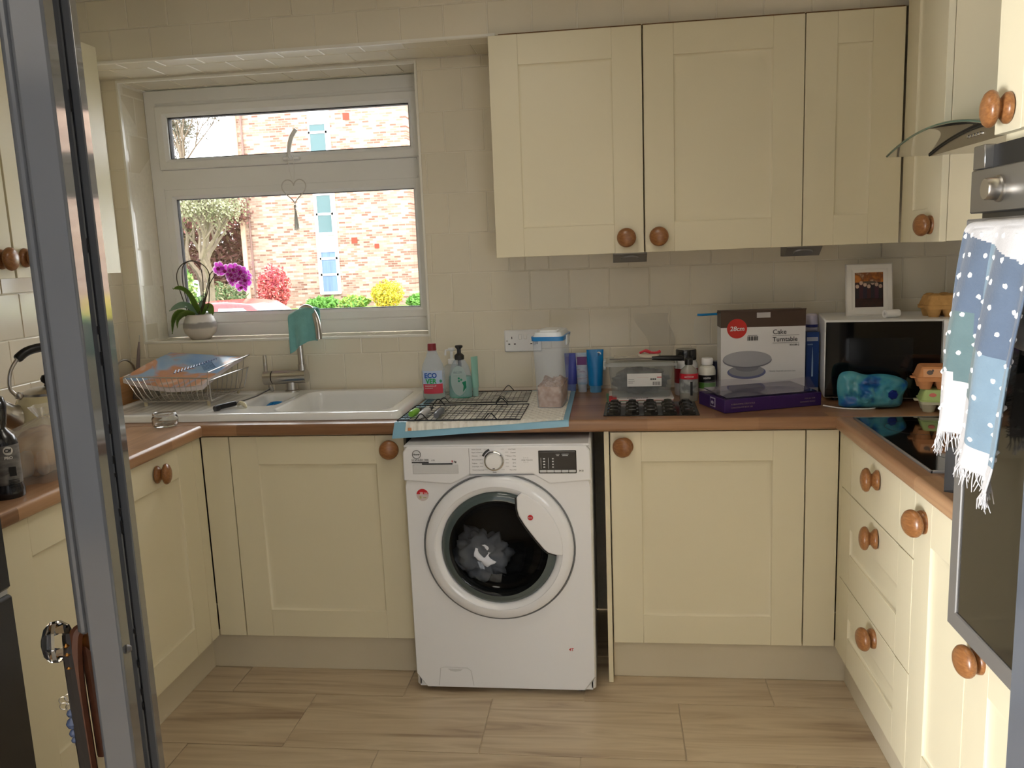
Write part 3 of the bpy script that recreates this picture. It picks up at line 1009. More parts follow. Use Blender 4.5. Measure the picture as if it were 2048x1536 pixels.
# display
dp = MB().box(.137, .256, -.0105, -.006, .757, .831, .002).build('display', mat('display_black', S(14, 14, 16), .22), wm)
for k in range(5):
    kk = MB().box(.1405 + k * .0228, .162 + k * .0228, -.0112, -.009, .7605, .7685, .0008).build('button', LTGREY, dp)
w = MB()
for k in range(4):
    w.box(.152, .158, -.0109, -.0100, .776 + k * .009, .780 + k * .009)
    w.box(.180, .185, -.0109, -.0100, .776 + k * .009, .780 + k * .009)
w.box(.1445, .1455, -.0109, -.0100, .773, .808).box(.168, .1690, -.0109, -.0100, .773, .808)
w.box(.192, .204, -.0109, -.0100, .8185, .8200).box(.210, .232, -.0109, -.0100, .8185, .8200).box(.194, .202, -.0109, -.0100, .814, .8155).box(.212, .230, -.0109, -.0100, .814, .8155)
w.box(.141, .252, -.0109, -.0100, .8265, .8268)
w.build('display_print', LTGREY, dp, smooth=0)
pb = MB().box(.2605, .279, -.0092, -.007, .7595, .7705, .0008).build('start_button', WHITE, wm)
w = MB()
w.prism([(.2645, .7625), (.2645, .768), (.2695, .7652)], -.0096, -.0088, 'y')
w.box(.2715, .273, -.0096, -.0088, .7625, .768).box(.2745, .2765, -.0096, -.0088, .7625, .768)
w.build('start_symbol', DKGREY, pb, smooth=0)
# energy sticker, handwritten mark, filter flap
DSK = lambda x, z, y=-.0006: Matrix.Translation((x, y, z)) @ Matrix.Rotation(PI / 2, 4, 'X')
stk = MB(DSK(-.242, .686, .0002)).lathe([(0, .0006), (.020, .0006), (.0205, 0)], 28).build('sticker', mat('sticker_base', S(204, 192, 192), .5), wm)
w = MB()
w.prism(circ(-.242, .686, .0198, 20, 8, 172), -.0009, -.0003, 'y')
w.build('sticker_top', RED, stk, smooth=0)
w = MB()
w.box(-.252, -.246, -.001, 0, .674, .682).box(-.240, -.230, -.001, 0, .676, .679)
w.build('sticker_print', mat('olive_print', S(170, 170, 120), .5), stk, smooth=0)
text('20', .010, (-.251, -.0012, .6885), FR, PAPER, stk, bold=.0003)
text('YEAR', .0055, (-.238, -.0012, .690), FR, PAPER, stk)
text('4T', .014, (.215, -.0008, .158), FR, RED, wm, name='marker_note', bold=.0003)
w = MB()
pts = [(-.222, .026), (-.215, .088), (-.200, .092), (-.125, .090), (-.112, .080), (-.105, .028)]
w.tube([(x, -.0003, z) for x, z in pts], .0011, 6)
w.build('filter_flap_seam', LTGREY, wm)
w = MB().prism([(-.19, .086), (-.14, .085), (-.148, .079), (-.165, .076), (-.182, .079)], -.0012, .0, 'y')
w.build('filter_flap_grip', LTGREY, wm)
# porthole: outer ring, bevel ring, glass bowl, hinged white grip
PT = Matrix.Translation((0, 0, CZ)) @ Matrix.Rotation(PI / 2, 4, 'X')
def clipz(prof, name, m, zmax=.748, seg=72):
    w = MB(PT)
    w.lathe(prof, seg)
    for i, v in enumerate(w.v):
        if v.z > zmax: v.z = zmax - .0 + (v.z - zmax) * .02
    return w.build(name, m, wm, smooth=50)
clipz([(.2465, -.004), (.2465, .0035), (.2435, .0038), (.2405, .0005), (.2405, -.004)], 'door_groove', mat('groove_grey', S(120, 122, 124), .5))
dr = clipz([(.2395, .000), (.2395, .010), (.236, .016), (.225, .0225), (.208, .025), (.206, .025), (.190, .013), (.1865, .010), (.1865, -.02)], 'door', WENAMEL)
MB(PT).lathe([(.2055, .0252), (.2045, .0235), (.1895, .0125), (.1885, .0105)], 72).build('door_bevel', LTGREY, wm)
GBOWL = film_mat('washer_glass', (.50, .52, .54, 1), S(14, 15, 16), .35, .02)
MB(PT).lathe([(.1865, .009), (.182, .017), (.172, .021), (.160, .0215)], 64).build('glass_rim', mat('grey_green_glass_rim', S(78, 90, 90), .12, coat=.5), wm)
MB(PT).lathe([(.160, .0215), (.154, .020)] + [(.150 * math.cos(math.radians(a)), .016 - .060 * math.sin(math.radians(a))) for a in range(0, 90, 8)] + [(0, -.044)], 64).build('glass_bowl', GBOWL, wm)
MB(PT).lathe([(.1865, -.012), (.175, -.03), (.172, -.06)], 48).build('door_seal', RUBBER, wm)
MB(PT).lathe([(.21, -.02), (.21, -.30), (0, -.31)], 48).build('drum', mat('drum_steel', S(120, 118, 114), .4, .8), wm)
hp = [(.065, .172), (.065, .135), (.070, .112), (.088, .080), (.120, .035), (.146, .002), (.160, -.010), (.188, -.018)]
arc = [(.206 * math.cos(math.radians(a)), .206 * math.sin(math.radians(a))) for a in range(-5, 73, 6)]
w = MB(Matrix.Translation((0, 0, CZ)))
w.prism(hp[::-1][:0] + [(x, z) for x, z in hp] + arc, -.0275, -.016, 'y')
hd = w.build('door_grip', WENAMEL, wm)
md = hd.modifiers.new('bevel', 'BEVEL')
md.width = .004
md.segments = 3
md.limit_method = 'ANGLE'
w = MB(Matrix.Translation((0, 0, CZ)))
w.tube([(x - .003, -.0235, z - .001) for x, z in hp], .0026, 6)
w.build('grip_edge', BLACK, wm)
bd = MB(Matrix.Translation((.107, -.0276, CZ + .107)) @ Matrix.Rotation(PI / 2, 4, 'X')).lathe([(0, .0012), (.008, .0012), (.0088, 0)], 20).build('badge', RED, wm)
text('Hoover', .005, (.0995, -.0295, CZ + .1055), FR, PAPER, bd, bold=.0001, sx=.85)
# laundry seen through the porthole
def blob(rad, loc, seed, amp=.35, freq=9, sub=4, sc=(1, 1, 1)):
    bm = bmesh.new()
    bmesh.ops.create_icosphere(bm, subdivisions=sub, radius=1)
    for v in bm.verts:
        d = v.co.normalized()
        k = 1 + amp * noise.noise(d * freq * .3 + Vector((seed, 0, 0))) + amp * .5 * noise.noise(d * freq * .8 + Vector((0, seed, 0)))
        v.co = Vector((d.x * sc[0], d.y * sc[1], d.z * sc[2])) * rad * k
    me = bpy.data.meshes.new('blob')
    bm.to_mesh(me)
    bm.free()
    me.polygons.foreach_set('use_smooth', [True] * len(me.polygons))
    return me
for nm, r, l, sd, sc, m, lab in (('laundry', .085, (.881 - .075, .00, CZ - .055), 3.1, (1.0, .6, .9), mat('white_cloth', S(225, 228, 238), .9), 'crumpled pale garment inside the washing machine drum'),
                                 ('laundry', .10, (.881 + .03, .15, CZ - .12), 8.2, (1.2, .9, .5), mat('dark_cloth', S(70, 68, 66), .9, vary=.2), 'dark garments heaped at the bottom of the washing machine drum')):
    me = blob(r, None, sd, .5, 10, 4, sc)
    me.materials.append(m)
    o = link(nm, me, None, l)
    tag(o, lab, 'laundry')
for sx in (-.25, .25):
    for yy in (.05, .46):
        MB().lathe([(0, 0), (.018, 0), (.018, .010), (.010, .012), (.010, .02), (0, .02)], 16, tf=Matrix.Translation((sx, yy, 0))).build('foot', BLACK, wm)
# dark sheet that paints the shade in the gap beside the machine
MB().box(.570, .574, .02, .56, .0, .868).build('gap_shade', DARK, wm, smooth=0).location = (-.881, .08, 0)

# ================================================================== built-in oven
ov = thing('oven', 'built-in stainless steel oven with black glass in the tall right cupboard', 'oven', (DR - .018, -.944, 0), -PI / 2)
# local x towards the hall, face at y = 0 (plane x = 1.93)
ovx1 = .596
OVST = mat('oven_steel', S(150, 148, 145), .32, .9)
w = MB()
w.box(.004, ovx1, .002, .018, .684, 1.602, .001)
w.box(.025, ovx1 - .02, .05, .50, .69, 1.60)
w.build('casing', DSTEEL, ov)
w = MB()
w.box(.004, ovx1, -.020, .002, 1.484, 1.560, .002)
w.build('control_panel', OVST, ov)
MB().box(.050, ovx1 - .02, -.003, .004, 1.561, 1.601).build('vent_strip', BLACK, ov, smooth=0)
w = MB()
w.box(.004, .050, -.018, .002, 1.561, 1.603, .0015)
w.build('corner_plate', OVST, ov)
for kx in (.120, .30, .48):
    w = MB(Matrix.Translation((kx, -.020, 1.522)) @ Matrix.Rotation(PI / 2, 4, 'X'))
    w.lathe([(.0225, 0), (.0225, .004), (.019, .006), (.019, .022), (.017, .025), (0, .025)], 28)
    w.build('dial', STEEL, ov)
w = MB()
fr = [(0, .002), (0, -.022), (.003, -.025), (.035, -.025), (.037, -.023), (.037, .002)]
w.rectframe(.004, ovx1, .686, 1.474, fr)
w.build('door_frame', GREYM, ov)
MB().box(.040, ovx1 - .035, -.0215, -.010, .722, 1.438).build('door_glass', mat('oven_black_glass', S(30, 27, 22), .06, coat=.6), ov, smooth=0)
w = MB()
w.tube([(.118, -.062, 1.452), (ovx1 - .04, -.062, 1.452)], .010, 14)
for x in (.14, ovx1 - .07):
    w.tube([(x, -.062, 1.452), (x, -.02, 1.452)], .008, 10)
w.build('handle', STEEL, ov)

# ================================================================== cooker hood
hood = thing('cooker_hood', 'cooker hood with curved clear glass canopy on the right wall', 'cooker hood', (2.29, -.355, 1.66))
HG = pane_mat('hood_glass', (.62, .72, .66, 1), 1.0, 1.6)
def hz(y):
    t = y / .325
    return .056 - .037 * t * t
w = MB()
fx = lambda y: -.240
NV, NU = 28, 8
th = .006
for face in (0, 1):
    w.grid(lambda u, v, f=face: (fx((v - .5) * .65) * (1 - u) + .236 * u, (v - .5) * .65, hz((v - .5) * .65) - f * th), NU, NV)
w.grid(lambda u, v: (fx((v - .5) * .65), (v - .5) * .65, hz((v - .5) * .65) - u * th), 1, NV)
for e in (0, 1):
    w.grid(lambda u, v, e=e: (fx((e - .5) * .65) * (1 - u) + .236 * u, (e - .5) * .65, hz(.325) - v * th), NU, 1)
w.build('canopy', HG, hood)
w = MB()
w.tube([(fx((v / 28 - .5) * .65), (v / 28 - .5) * .65, hz((v / 28 - .5) * .65) - .003) for v in range(29)], .0032, 6)
w.build('canopy_edge', mat('green_glass_edge', S(70, 96, 84), .15, coat=.3), hood)
w = MB()
bp_ = [(-.318, .010), (.318, .010)] + [(y, hz(y) - .007) for y in [.318 - .636 * k / 18 for k in range(19)]]
w.prism(bp_, -.125, .236, 'x')
w.build('motor_box', STEEL, hood, smooth=30)
MB().tube([(-.1265, y, hz(y) - .008) for y in [.318 - .636 * k / 18 for k in range(19)]], .003, 6).build('seal', BLACK, hood)
for k in range(5):
    MB(Matrix.Translation((-.125, -.010 + k * .018, .031)) @ Matrix.Rotation(-PI / 2, 4, 'Y')).lathe([(0, .004), (.004, .004), (.0045, 0)], 12).build('button', CHROME, hood)
MB().box(.02, .236, -.13, .13, .065, .70, .002).build('chimney', STEEL, hood)

# ================================================================== hob
hb = thing('hob', 'black glass induction hob set in the right worktop', 'hob', (2.228, -.355, ZT))
MB().prism(rpoly(-.255, .255, -.302, .302, .006), .0005, .006, 'z').build('glass', BGLOSS, hb)
w = MB()
for r_ in ((-.257, -.252, -.304, .304), (.252, .257, -.304, .304), (-.257, .257, -.304, -.299), (-.257, .257, .299, .304)):
    w.box(r_[0], r_[1], r_[2], r_[3], 0, .0068, .0008)
w.build('edge_trim', GREYM, hb)
w = MB()
for cx, cy, r_ in ((-.12, .15, .09), (-.12, -.15, .07), (.12, .15, .07), (.12, -.15, .09)):
    w.lathe([(r_, .0063), (r_ + .0015, .0063)], 40, tf=Matrix.Translation((cx, cy, 0)))
w.build('zone_marks', DKGREY, hb, smooth=0)

# ================================================================== microwave
mwv = thing('microwave', 'white microwave with black glass door in the back right corner', 'microwave', (1.955, .235, ZT), -.17)
MWW, MWH = .47, .272
w = MB().box(0, MWW, .012, .33, .012, MWH, .004)
w.build('casing', WHITE, mwv)
MB().box(.0, .352, -.004, .014, .014, MWH - .002, .006).build('door', WHITE, mwv)
MB().box(.003, .350, -.006, 0, .017, MWH - .005, .0015).build('door_glass', BGLOSS, mwv)
MB().box(.075, .268, -.0066, -.005, .105, MWH - .058).build('viewing_mesh', mat('mesh_window', S(26, 27, 28), .10), mwv, smooth=0)
cp = MB().box(.355, MWW, -.002, .014, .014, MWH - .002, .003).build('control_panel', mat('off_white_panel', S(222, 220, 214), .4), mwv)
for zz in (.185, .085):
    MB(Matrix.Translation((.412, -.002, zz)) @ Matrix.Rotation(PI / 2, 4, 'X')).lathe([(.029, 0), (.029, .002), (.024, .004), (.022, .018), (0, .018)], 28).build('dial', WHITE, mwv)
for x, y in ((.04, .05), (MWW - .04, .05), (.04, .28), (MWW - .04, .28)):
    MB().lathe([(0, 0), (.014, 0), (.014, .014), (0, .014)], 12, tf=Matrix.Translation((x, y, 0))).build('foot', BLACK, mwv)

# ================================================================== fridge freezer (lower left)
ff = thing('fridge_freezer', 'tall dark grey fridge freezer at the left end of the worktop', 'fridge', (-.105, -.962, 0), PI / 2)
FRM = mat('graphite_steel', S(78, 78, 80), .25, .75, bump=.03, bscale=30)
MB().box(-.58, -.002, .05, .60, .01, 1.80, .006).build('casing', FRM, ff)
MB().box(-.58, -.001, 0, .048, .742, 1.80, .006).build('door', FRM, ff)
MB().box(-.58, -.001, 0, .048, .03, .728, .006).build('door', FRM, ff)
MB().box(-.58, -.003, .012, .05, .728, .742).build('door_gap', LTGREY, ff, smooth=0)
bg = MB().box(-.115, -.045, -.0015, .001, .758, .774, .0005).build('badge', DSTEEL, ff)
MB().box(-.109, -.051, -.002, -.001, .762, .770).build('badge_plate', DKGREY, bg, smooth=0)

# ================================================================== fill lamp added on the kitchen ceiling, out of view
cl = thing('ceiling_fill_light', 'added round fill lamp on the kitchen ceiling, out of view', 'light', (.9, -.75, CEIL))
MB().lathe([(0, 0), (.20, 0), (.20, -.03), (.185, -.03)], 40).build('base', WHITE, cl)
LAMP = mat('fill_lamp_opal', S(255, 250, 240), .4, emit=(1, .93, .82, 1), estr=.6)
MB().lathe([(.185, -.03), (.18, -.05), (.14, -.07), (.07, -.08), (0, -.082)], 40).build('diffuser', LAMP, cl)
lamp = light('ceiling_fill_glow', 'AREA', (.9, -.75, CEIL - .09), 3, (1.0, .93, .82), shape='DISK', size=.44)
# ================================================================== things on the window side
# --- mixer tap
tp = thing('kitchen_tap', 'brushed steel swan-neck mixer tap behind the sink', 'tap', (-.012, .520, ZT + .021))
MB().lathe([(0, 0), (.030, 0), (.030, .006), (.022, .010), (.022, .040), (0, .040)], 28).build('base', STEEL, tp)
w = MB()
w.tube([(-.075, 0, .058), (.062, 0, .062)], .0275, 28)
w.build('body', STEEL, tp)
w = MB()
w.tube([(-.112, 0, .056), (-.079, 0, .058)], .0275, 28)
w.build('lever_hub', STEEL, tp)
MB().box(-.113, -.098, -.006, .006, .07, .150, .004).build('lever', STEEL, tp)
w = MB()
w.tube([(-.079, 0, .058), (-.075, 0, .058)], .0265, 28)
w.build('joint_ring', BLACK, tp)
w = MB()
w.tube([(.046, 0, .085), (.046, 0, .108)], .0155, 20)
w.build('collar', STEEL, tp)
w = MB()
w.tube(spline([(.046, 0, .10), (.045, 0, .17), (.044, 0, .25), (.055, -.012, .305), (.085, -.03, .333), (.118, -.048, .328), (.143, -.065, .290), (.152, -.075, .245), (.153, -.077, .215)], 6), .0120, 16)
w.build('spout', STEEL, tp)
# dish cloth over the spout
TEAL = mat('teal_towelling', S(120, 178, 176), .95, vary=.12, vscale=30, bump=.6, bscale=220, sheen=.3)
w = MB()
def cloth(u, v):
    # u around the spout (front drop to back drop), v along its width
    x = -.004 + .105 * v
    top = .310 + .034 * math.sin(v * PI * .62) - .012 * v
    if u < .45:
        t = u / .45
        return (x * (1 - .08 * t) + .048 * 0 + .036 + .004 * math.sin(v * 14) * (1 - t), -.060 + .014 * math.sin(v * 9) * (1 - t) - .012, top - .012 - (.138 - .028 * v) * (1 - t))
    if u < .6:
        t = (u - .45) / .15
        a = PI * t
        return (x + .036, -.036 - .034 * math.cos(a) , top - .012 + .016 * math.sin(a))
    t = (u - .6) / .4
    return (x + .036, .0 + .008 * math.sin(v * 11) * t, top - .012 - .085 * t)
w.grid(cloth, 40, 22)
o = w.build('dish_cloth', TEAL, None, smooth=180, loc=(-.012, .520, ZT + .021))
sm = o.modifiers.new('thick', 'SOLIDIFY')
sm.thickness = .004
tag(o, 'teal dish cloth draped over the tap spout', 'cloth')

# --- orchid in a banded pot
oc = thing('potted_orchid', 'pink orchid in a banded grey and white pot on the window sill', 'plant', (-.452, .668, WZ0))
POT = bpy.data.materials.new('banded_pot')
POT.use_nodes = True
nt = POT.node_tree
b_ = nt.nodes['Principled BSDF']
b_.inputs['Roughness'].default_value = .45
tc = nt.nodes.new('ShaderNodeTexCoord')
sp = nt.nodes.new('ShaderNodeSeparateXYZ')
nz = nt.nodes.new('ShaderNodeTexNoise')
nz.inputs['Scale'].default_value = 25
ad = nt.nodes.new('ShaderNodeMath')
ad.operation = 'MULTIPLY_ADD'
ad.inputs[1].default_value = .014
nt.links.new(tc.outputs['Object'], sp.inputs[0])
nt.links.new(tc.outputs['Object'], nz.inputs['Vector'])
nt.links.new(nz.outputs['Fac'], ad.inputs[0])
nt.links.new(sp.outputs['Z'], ad.inputs[2])
mr = nt.nodes.new('ShaderNodeMapRange')
mr.inputs['From Max'].default_value = .13
nt.links.new(ad.outputs[0], mr.inputs['Value'])
rp = ramp_nodes(nt, mr.outputs[0], [(0, S(206, 198, 186)), (.40, S(212, 204, 192)), (.46, S(160, 155, 150)), (.58, S(150, 146, 142)), (.63, S(226, 222, 216)), (.80, S(222, 216, 208)), (.86, S(186, 178, 168))])
nt.links.new(rp.outputs[0], b_.inputs['Base Color'])
MB().lathe([(0, 0), (.036, 0), (.040, .003), (.062, .028), (.068, .050), (.066, .068), (.056, .092), (.0525, .103), (.050, .104), (.047, .100), (.050, .085), (.058, .06), (0, .055)], 40).build('pot', POT, oc)
MB().lathe([(0, .094), (.03, .093), (.049, .089)], 20).build('bark', mat('orchid_bark', S(84, 66, 48), .95, vary=.5, vscale=60), oc)
LEAF = leaf_mat('orchid_leaf', S(112, 140, 60), .4)
LEAFB = mat('orchid_leaf_shine', S(122, 150, 128), .25, vary=.15, vscale=12)
def leaf(pts, wid, m, fold=.25, tw=0.0):
    P = spline(pts, 5)
    n = len(P) - 1
    def f(u, v):
        i = min(int(u * n), n - 1)
        p = P[i].lerp(P[i + 1], u * n - i)
        t = (P[i + 1] - P[i]).normalized()
        side = t.cross(Vector((0, -.35, 1))).normalized()
        if side.length < .1: side = Vector((1, 0, 0))
        side = Matrix.Rotation(tw, 3, t) @ side
        nrm = side.cross(t)
        ww = wid * (math.sin(PI * min(1, .12 + u * .93)) ** .6 if u < .97 else .25)
        s_ = (v - .5) * 2
        return p + side * s_ * ww + nrm * (abs(s_) * ww * fold)
    o = MB().grid(f, 24, 6).build('leaf', m, oc, smooth=180)
    sd = o.modifiers.new('thick', 'SOLIDIFY')
    sd.thickness = .002
leaf([(.0, 0, .10), (-.010, -.02, .15), (-.022, -.035, .19), (-.045, -.045, .213), (-.075, -.05, .214)], .026, LEAF, tw=.9)
leaf([(.0, 0, .10), (-.03, -.03, .14), (-.06, -.05, .142), (-.095, -.06, .125)], .019, LEAFB, tw=-.4)
leaf([(-.01, -.02, .10), (-.03, -.055, .11), (-.05, -.075, .09), (-.058, -.08, .055)], .018, LEAF, tw=1.0)
leaf([(-.02, -.02, .10), (-.06, -.04, .115), (-.085, -.05, .085), (-.096, -.055, .03)], .017, LEAF, tw=1.1)
leaf([(.01, 0, .10), (.03, .01, .13), (.045, .01, .125), (.055, .01, .095)], .020, LEAF, tw=.3)
leaf([(.0, .02, .10), (.005, .03, .14), (.012, .03, .16)], .018, LEAFB, tw=.8)
STEM = mat('orchid_stem', S(72, 62, 50), .6)
for pts in ([(.005, 0, .10), (.03, 0, .15), (.055, 0, .22), (.062, 0, .265), (.045, 0, .30), (.005, 0, .322), (-.04, 0, .318), (-.072, 0, .29), (-.082, 0, .25), (-.07, 0, .19), (-.05, 0, .12)],
            [(.01, .01, .10), (.02, .01, .17), (.026, .01, .25), (.020, .01, .295), (-.01, .01, .325), (-.05, .01, .31), (-.062, .01, .27), (-.06, .01, .20), (-.045, .01, .11)],
            [(.0, -.01, .10), (.04, -.01, .17), (.075, -.02, .235), (.115, -.03, .275), (.15, -.035, .288)],
            [(.005, -.005, .10), (.045, -.005, .20), (.07, -.01, .265), (.10, -.02, .283), (.13, -.025, .288)],
            [(.02, .0, .10), (.045, 0, .14), (.055, 0, .20), (.062, 0, .265)]):
    MB().tube(spline(pts, 6), .0021, 6).build('stem', STEM, oc)
PETAL = leaf_mat('orchid_petal', S(206, 74, 196), .45, .3, 40)
PEDGE = leaf_mat('orchid_petal_edge', S(236, 196, 232), .45, .05)
LIP = mat('orchid_lip', S(150, 24, 110), .5)
def petal(w, ang, ln, wd, tilt):
    R_ = Matrix.Rotation(ang, 4, 'Y')
    n0 = len(w.v)
    def f(u, v):
        s_ = (v - .5) * 2
        ww = wd * math.sin(PI * min(.96, .10 + u * .86)) ** .55
        return R_ @ Vector((s_ * ww, -tilt * u * u * ln - .12 * abs(s_) * ww, .004 + u * ln))
    w.grid(f, 6, 6, mfn=lambda u, v: 1 if (abs(v - .5) > .36 or u > .9) else 0)
FLO = MB()
for k, (a, l, wd) in enumerate(((0, .026, .012), (2.2, .025, .011), (-2.2, .025, .011), (1.25, .027, .017), (-1.25, .027, .017))):
    petal(FLO, a, l, wd, .25 + .1 * (k % 2))
FME = FLO.mesh('flower', 180)
FME.materials.append(PETAL)
FME.materials.append(PEDGE)
LIPME = MB().lathe([(0, 0), (.006, .003), (.0075, .010), (.004, .016), (0, .017)], 10, tf=Matrix.Rotation(PI / 2, 4, 'X')).mesh('lip', 180)
LIPME.materials.append(LIP)
for k, (x, z, y, r1, r2, sc) in enumerate(((.133, .289, -.045, -.3, .2, 1.05), (.158, .276, -.05, .1, -.2, 1.0), (.196, .283, -.05, .2, .3, 1.0), (.188, .262, -.055, -.2, .1, .95),
                                  (.222, .274, -.045, .4, .5, .95), (.214, .245, -.05, .1, .1, 1.0), (.192, .238, -.05, -.3, -.3, .9), (.238, .238, -.05, .5, .4, .95),
                                  (.222, .212, -.05, .0, .6, .9), (.176, .252, -.035, -.4, .3, .85), (.230, .256, -.03, .3, -.3, .9))):
    o = link('flower', FME, oc, (x, y, z), (r2 * .6, r1 * 2, r1))
    o.scale = (sc, sc, sc)
    link('lip', LIPME, o, (0, -.002, 0))

# --- wire heart with tassel hanging from the window handle
hh = thing('hanging_heart', 'silver wire heart with a tassel hanging from the window handle', 'ornament', (-.006, FY - .075, 1.60))
hp_ = []
for k in range(48):
    t = 2 * PI * k / 48
    hp_.append((.0505 * math.sin(t) ** 3, 0, .128 + .0033 * (13 * math.cos(t) - 5 * math.cos(2 * t) - 2 * math.cos(3 * t) - math.cos(4 * t))))
MB().tube(hp_, .0022, 8, closed=True).build('heart', mat('silvered_wire', S(214, 210, 204), .35, .2), hh)
w = MB()
w.tube([(0, 0, .145), (-.012, 0, .20), (-.02, .005, .265)], .0012, 5)
w.tube([(0, 0, .145), (.008, 0, .20), (.006, .005, .265)], .0012, 5)
w.build('cord', PAPER, hh)
w = MB()
w.lathe([(0, .07), (.004, .068), (.006, .060), (.004, .052), (.005, .046), (0, .046)], 12)
w.build('bead', CHROME, hh)
w = MB()
for k in range(26):
    a = k * 2.4
    r_ = .010 * math.sqrt((k + .5) / 26)
    w.tube([(r_ * .25 * math.cos(a), r_ * .25 * math.sin(a), .048), (r_ * .7 * math.cos(a), r_ * .7 * math.sin(a), .01), (r_ * math.cos(a), r_ * math.sin(a), -.030 + .006 * math.sin(k * 3))], .0008, 4)
o = w.build('tassel', mat('silver_thread', S(226, 226, 222), .6), hh)
o['kind'] = 'stuff'

# --- dish rack with magazine
rk = thing('dish_rack', 'steel wire dish rack on the sink drainer holding a magazine', 'dish rack', (-.365, .25, ZT + .018))
# local: x -.20 .. .16, y -.01 .. .29
RX0, RX1, RY0, RY1 = -.185, .140, .0, .27
w = MB()
rim = [(RX0, RY0, .115), (RX1, RY0, .103), (RX1 + .004, RY0, .125), (RX1 + .045, RY1, .155), (RX1 + .01, RY1, .135), (RX0 + .0, RY1, .14)]
w.tube(rim, .0024, 8, closed=True)
w.build('rim', STEEL, rk)
w = MB()
base = [(RX0 + .06, RY0 + .01, .018), (RX1 - .005, RY0 + .01, .018), (RX1 + .0, RY1 - .01, .020), (RX0 + .06, RY1 - .01, .020)]
w.tube(base, .0024, 8, closed=True)
w.build('base_ring', STEEL, rk)
NW = 15
for k in range(NW):
    t = k / (NW - 1)
    xa = RX0 + (RX1 - RX0) * t
    xb = RX0 + .06 + (RX1 - .005 - RX0 - .06) * t
    MB().tube(spline([(xa, RY0, .115 - .012 * t), (xb, RY0 + .008, .018), (xb, (RY0 + RY1) / 2, .014), (xb, RY1 - .01, .020), (xa + .02 * t, RY1, .138)], 3), .0013, 5).build('wire', STEEL, rk)
for k in range(7):
    t = (k + .5) / 7
    y = RY0 + (RY1 - RY0) * t
    MB().tube([(RX0, y, .116 + .02 * t), (RX0 + .06, y, .020)], .0013, 5).build('wire', STEEL, rk)
# cutlery side basket
w = MB()
w.tube(spline([(.158, -.02, .022), (.158, -.02, .085), (.165, .0, .10), (.185, .22, .108), (.182, .245, .10), (.165, .24, .03)], 5), .0024, 8)
w.tube([(.158, -.02, .022), (.165, .24, .03)], .0024, 8)
w.build('side_basket', STEEL, rk)
for k in range(6):
    t = (k + .5) / 6
    y = .0 + .22 * t
    MB().tube([(.160 + .004 * t, y, .024 + .006 * t), (.112, y + .01, .026)], .0013, 5).build('wire', STEEL, rk)
for x, y in ((RX0 + .065, RY0 + .015), (RX1 - .01, RY0 + .012), (RX1 - .005, RY1 - .02), (RX0 + .065, RY1 - .02)):
    MB().tube([(x, y, .017), (x, y, 0)], .006, 10).build('foot', mat('clear_foot', S(190, 180, 150), .3), rk)
COVER = mottle_mat('magazine_cover', [(.30, S(216, 214, 216)), (.42, S(206, 152, 118)), (.50, S(196, 142, 112)), (.56, S(150, 176, 206)), (.8, S(120, 160, 208))], scale=4.5, rough=.18, stretch=(1.2, 1.6, 1), detail=3, distort=.8)
MAGP = mat('magazine_pages', S(216, 206, 206), .6, vary=.06, vscale=120)
mg = thing('magazine', 'glossy blue and orange magazine lying in the dish rack', 'magazine', (-.365, .25, ZT + .04))
A, B, C_, D = Vector((-.195, .005, .088)), Vector((.120, -.004, .058)), Vector((.165, .255, .128)), Vector((-.145, .27, .150))
def msurf(u, v, off=0):
    p = A.lerp(B, u).lerp(D.lerp(C_, u), v)
    return p + Vector((0, 0, -.020 * math.sin(PI * u) * (1 - v) + .006 * math.sin(PI * v) - off))
w = MB().grid(lambda u, v: msurf(u, v), 20, 16)
w.build('cover', COVER, mg, smooth=180)
w = MB().grid(lambda u, v: msurf(u, v, .001), 20, 16).grid(lambda u, v: msurf(u, v, .018 * (1 - .3 * v)), 20, 16)
for fn in (lambda u, v: msurf(u, 0, .001 + v * .017), lambda u, v: msurf(u, 1, .001 + v * .0116), lambda u, v: msurf(0, u, .001 + v * .017 * (1 - .3 * u)), lambda u, v: msurf(1, u, .001 + v * .017 * (1 - .3 * u))):
    w.grid(fn, 16, 2)
w.build('pages', MAGP, mg, smooth=60)
w = MB()
for k in range(16):
    t = k / 15
    u0, v0 = .42 + .38 * t - .1 * t * t, .42 + .46 * t
    a = msurf(u0, v0, -.0012)
    b = msurf(u0 + .030 - .012 * t, v0 - .085 + .05 * t, -.0012)
    w.tube([a, b], .0032 - .0014 * t, 4)
w.build('pier_print', mat('navy_print', S(70, 84, 140), .3), mg, smooth=0)
w = MB()
for k in range(7):
    w.tube([msurf(.60 + .03 * k + .1 * s_, .66 - .035 * k + .12 * math.sin(s_ * 2.2), -.0012) for s_ in [i / 8 for i in range(9)]], .0008, 4)
w.build('wave_print', mat('slate_print', S(90, 120, 168), .3), mg, smooth=0)

